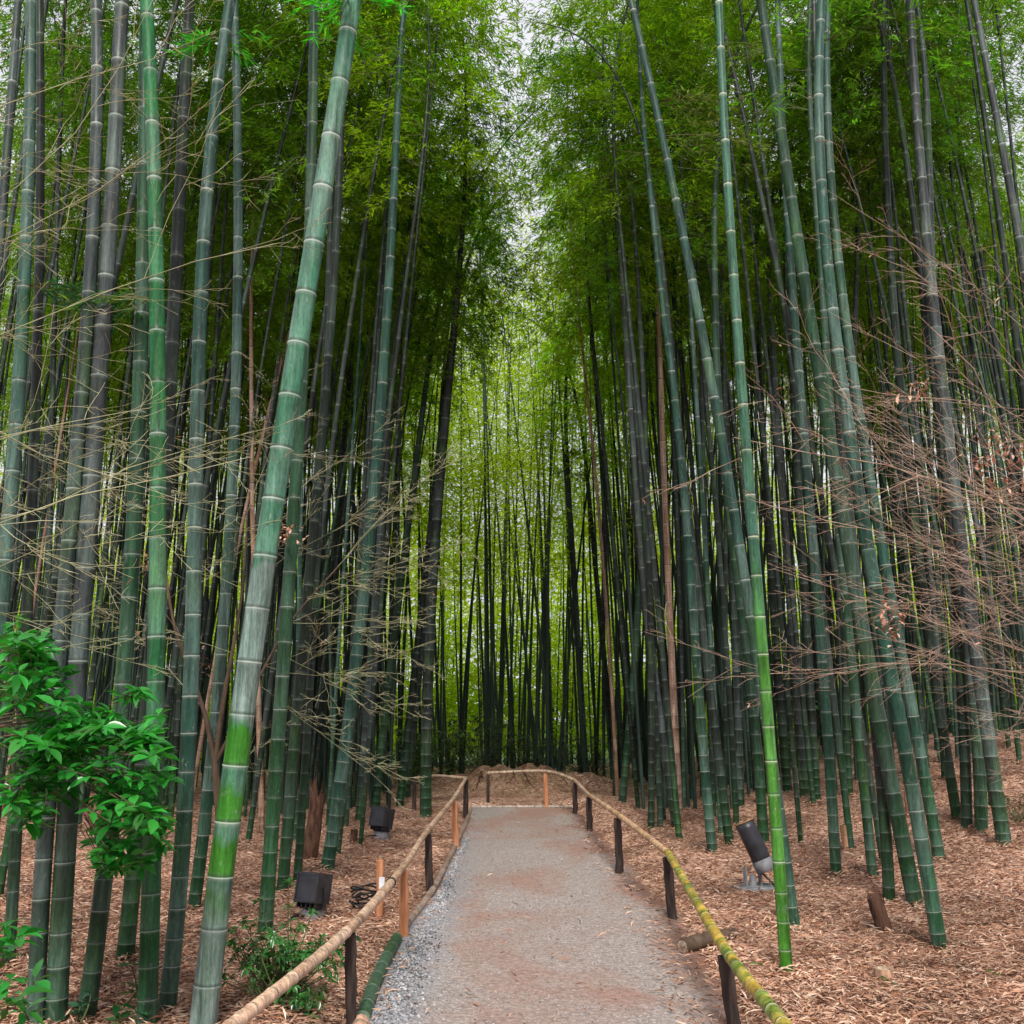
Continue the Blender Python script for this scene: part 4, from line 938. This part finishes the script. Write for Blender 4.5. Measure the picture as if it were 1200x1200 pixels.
for px, py, lab in ((1164, 1147, "single green fallen leaf on the reddish litter patch"), (1042, 1157, "green fallen leaf beside the pale-topped stump"), (889, 1136, "tiny green leaf near the foot of the bright grass-green bamboo")):
    b = on_ground(px, py); mb = MB(); broad_leaves(mb, np.array([0, 0, 0.03]), (0.3, 0, 1), 2 if px < 1100 else 3, 0.07, r)
    o = mb.build("fallen_leaf", M_BROAD, None, True, b); o.color = (0.04, 0.2, 0.03, 1); tag(o, lab, "leaf")

# ------------------------------------------------------------------ bare deciduous trees
def twig(mb, r, p, d, L, rad, level, flat, spread, tips, mat=0):
    n = 7; P = [np.array(p)]; d = np.array(d, float); d /= np.linalg.norm(d)
    for k in range(n-1):
        d = d + r.randn(3)*np.array([0.13, 0.13, 0.10]); d[2] *= flat; d /= np.linalg.norm(d); P.append(P[-1]+d*L/(n-1))
    rad = rad*(0.62 if level == 3 else 1.0); P = np.array(P); add_tube(mb, P, np.linspace(rad, max(0.0012, rad*0.40), n), 4 if rad > 0.003 else 3, None, mat, False)
    if level == 0: tips.append(P[-1]); return
    m = int(spread[level-1]*r.uniform(0.8, 1.2)); sgn = 1 if r.rand() < 0.5 else -1
    for k in range(m):
        t = 0.18+0.80*(k+r.rand()*0.6)/m; i = min(n-2, int(t*(n-1))); f = t*(n-1)-i; q = P[i]*(1-f)+P[i+1]*f
        tg = P[i+1]-P[i]; tg /= np.linalg.norm(tg); ang = sgn*r.uniform(0.45, 0.95); sgn = -sgn
        sd = np.cross(tg, [0, 0, 1.0]); sd /= np.linalg.norm(sd)+1e-9
        nd = tg*math.cos(ang)+sd*math.sin(ang)+np.array([0, 0, r.randn()*0.34])
        twig(mb, r, q, nd, L*r.uniform(0.28, 0.52)*(1.15-0.5*t), max(0.00135, rad*0.5), level-1, flat, spread, tips, mat)
def bare_tree(name, label, base, trunk_pts, boughs, seed, mat, flat=0.93, spread=(5, 7), dead=0.06, trunk_r=0.06, deadL=0.045, level=2, trunk_mat=None, curl=None):
    r = np.random.RandomState(seed); base = np.array(base); root = thing(name, Vector(base), label, "tree")
    mb = MB(); tw = MB(); tips = []
    for pts, ra, rb in trunk_pts:
        P = smooth_curve(np.array(pts)-base, 8); add_tube(mb, P, np.linspace(ra, rb, len(P)), 9)
    mb.build("trunk", trunk_mat or M_BARK, root)
    for p, e, rad in boughs:
        p = np.array(p)-base; e = np.array(e)-base; d = e-p; twig(tw, r, p, d, np.linalg.norm(d), rad, level, flat, spread, tips)
    tw.build("twigs", mat, root)
    dl = MB(); n = 0
    for t in (curl or []):
        for _ in range(20): broad_leaves(dl, np.array(t)-base+r.randn(3)*0.055, r.randn(3), 2, deadL*1.25, r); n += 1
    for t in tips:
        if r.rand() < dead: broad_leaves(dl, t, (r.randn()*0.4, r.randn()*0.4, -1), r.randint(1, 4), deadL, r); n += 1
    if n: dl.build("dead_leaves", M_DEAD, root)
    return root
# small tree behind the thickest bamboo
Yt = 8.4; g = lambda x, y, Y_=None: np.array(on_plane(x, y, Y_ or Yt))
bT = g(262, 1090); bT[2] = float(ground_z(bT[0], Yt))
tr = [([bT, g(256, 950), g(252, 895)], 0.035, 0.028), ([g(252, 895), g(238, 830), g(205, 735), g(190, 640)], 0.024, 0.008), ([g(252, 895), g(262, 820), g(272, 765), g(284, 690), g(290, 600)], 0.024, 0.007), ([g(252, 895), g(270, 860), g(290, 820), g(340, 730), g(400, 660)], 0.018, 0.006)]
bo = [(g(x0, y0), g(x1, y1, Yt+dy), rr_) for x0, y0, x1, y1, dy, rr_ in (
 (395,665,500,560,-0.6,0.005),(370,690,520,620,0.5,0.0045),(340,730,480,650,-0.9,0.005),(340,730,500,735,0.3,0.0045),(310,780,500,760,-0.5,0.004),(320,760,480,860,0.2,0.0035),(290,690,440,560,-0.7,0.0045),
 (290,640,420,470,0.4,0.004),(288,620,180,500,-0.5,0.004),(284,690,120,600,0.6,0.004),(272,765,120,700,-0.6,0.004),(238,830,60,640,0.3,0.0045),(205,735,60,560,-0.6,0.004),(195,660,90,470,0.3,0.004),(200,700,330,600,-0.4,0.004),(205,740,100,760,-0.3,0.0035),(290,600,330,420,-0.3,0.004),(256,930,300,850,-0.6,0.003),(310,780,470,815,-0.9,0.0035),(300,800,460,910,-0.6,0.003),(400,660,480,490,0.2,0.004),(360,700,510,690,-0.2,0.004))]
bare_tree("bare_tree", "slender leafless tree spreading greenish twigs behind the thickest leaning bamboo", bT, tr, bo, 31, M_BAREG, 0.97, (4, 5, 7), 0.01, level=3, curl=[g(322, 628, Yt-1.2), g(333, 622, Yt-1.2), g(234, 780), g(176, 655)])
# boughs reaching in from the left
Yl = 4.6; bL = np.array([-3.6, 4.4, 0.0]); bL[2] = float(ground_z(bL[0], bL[1]))
gl = lambda x, y, d=0.0: np.array(on_plane(x, y, Yl+d))
tr = [([bL, bL+[0.05, 0, 1.4], bL+[-0.02, 0.1, 3.0], bL+[0.1, 0.2, 5.0]], 0.06, 0.02)]
def from_trunk(z): return bL+np.array([0.0, 0.1, z])
bo = [(from_trunk(z), gl(x, y, dd), rr_) for z, x, y, dd, rr_ in (
 (2.0, 360, 455, 0.5, 0.0065), (1.9, 330, 600, 0.2, 0.0065), (2.4, 250, 420, -0.2, 0.006), (2.9, 330, 290, 0.3, 0.006), (3.3, 320, 190, 0.4, 0.006), (3.2, 230, 330, -0.3, 0.005), (3.6, 260, 90, 0.2, 0.006), (4.0, 250, 10, 0.0, 0.006), (3.8, 130, 40, -0.3, 0.006), (2.6, 200, 500, 0.6, 0.005), (2.2, 180, 560, -0.3, 0.005), (1.8, 200, 680, 0.1, 0.005), (1.6, 150, 740, 0.3, 0.004), (2.8, 150, 260, 0.6, 0.005))]
bare_tree("bare_tree", "leafless tree reaching thin yellowish boughs in from the left edge", bL, tr, bo, 32, M_BAREG, 0.97, (4, 4, 6), 0.012, level=3)
# maple reaching in from the right
Yr = 6.6; bR = np.array([4.6, 6.9, 0.0]); bR[2] = float(ground_z(bR[0], bR[1]))
gr = lambda x, y, d=0.0: np.array(on_plane(x, y, Yr+d))
tr = [([bR, bR+[0.05, 0, 1.0], bR+[-0.1, 0.05, 2.2], bR+[0.0, 0.2, 4.2]], 0.08, 0.025)]
bo = []
for z, x, y, dd, rr_ in ((2.6, 900, 400, 0.2, 0.011), (2.3, 940, 470, -0.4, 0.009), (2.1, 900, 520, 0.4, 0.009), (1.9, 880, 560, -0.2, 0.008), (1.8, 920, 600, 0.5, 0.008), (1.7, 940, 650, -0.5, 0.007), (1.6, 960, 700, 0.1, 0.007), (1.5, 990, 760, -0.3, 0.006), (1.4, 1000, 800, 0.4, 0.006), (2.6, 1020, 330, 0.5, 0.008), (2.9, 1090, 300, -0.4, 0.007), (2.4, 1060, 420, 0.8, 0.008), (2.2, 1020, 470, -0.8, 0.008), (2.0, 1040, 540, 0.2, 0.007), (1.8, 1060, 620, -0.7, 0.007), (1.5, 1080, 700, 0.6, 0.006), (1.4, 1100, 800, -0.2, 0.006), (3.6, 1010, 110, 0.3, 0.006), (2.0, 980, 585, 0.9, 0.006), (1.65, 1030, 590, 1.2, 0.006), (2.7, 1150, 380, -0.8, 0.007), (2.3, 1120, 520, -1.0, 0.007)):
    bo.append((bR+np.array([-0.05, 0.05, z]), gr(x, y, dd), rr_))
bare_tree("bare_maple", "leafless maple with reddish brown twigs and a few curled dead leaves by the bank", bR, tr, bo, 33, M_BARE, 0.97, (4, 5, 7), 0.02, trunk_r=0.08, level=3, curl=[gr(1052, 715), gr(1047, 735), gr(1160, 515), gr(1150, 550), gr(1190, 530), gr(1180, 570), gr(1070, 455), gr(1195, 545)])

# ------------------------------------------------------------------ light and sky
SUN_EL, SUN_AZ = math.radians(46), math.radians(181)   # azimuth measured clockwise from +Y
w = bpy.data.worlds.new("World"); sc.world = w; w.use_nodes = True; nt = w.node_tree; nt.nodes.clear(); k = NT(nt)
out = k.n("ShaderNodeOutputWorld"); bg = k.n("ShaderNodeBackground")
sky = k.n("ShaderNodeTexSky"); sky.sky_type = 'NISHITA'; sky.sun_disc = False; sky.sun_elevation = SUN_EL; sky.sun_rotation = SUN_AZ
tc = k.n("ShaderNodeTexCoord"); cl = k.noise(tc.outputs["Generated"], 2.2, 5, 0.6, 0.4)
cloud = k.mix(k.rng(cl, 0.35, 0.65), (5.1, 5.1, 5.8), (7.0, 6.95, 7.5))
nt.links.new(k.mix(k.rng(cl, 0.25, 0.5, 0.78, 0.97), sky.outputs[0], cloud), bg.inputs[0]); bg.inputs[1].default_value = 0.15
nt.links.new(bg.outputs[0], out.inputs[0])
sd = bpy.data.lights.new("sun", 'SUN'); sd.energy = 5.0; sd.angle = math.radians(14); sd.color = (1.0, 0.955, 0.88)
so = bpy.data.objects.new("sun", sd); COL.objects.link(so)
dirv = Vector((math.sin(SUN_AZ)*math.cos(SUN_EL), math.cos(SUN_AZ)*math.cos(SUN_EL), math.sin(SUN_EL)))
so.rotation_euler = dirv.to_track_quat('Z', 'Y').to_euler(); so.location = dirv*50

sc.view_settings.view_transform = 'Standard'; sc.view_settings.look = 'None'; sc.view_settings.exposure = 0; sc.view_settings.gamma = 1
sc.cycles.max_bounces = 5; sc.cycles.diffuse_bounces = 3; sc.cycles.glossy_bounces = 2; sc.cycles.transmission_bounces = 4; sc.cycles.transparent_max_bounces = 4
sc.cycles.use_denoising = True
sc.cycles.use_adaptive_sampling = True; sc.cycles.adaptive_threshold = 0.03
sc.cycles.caustics_reflective = False; sc.cycles.caustics_refractive = False
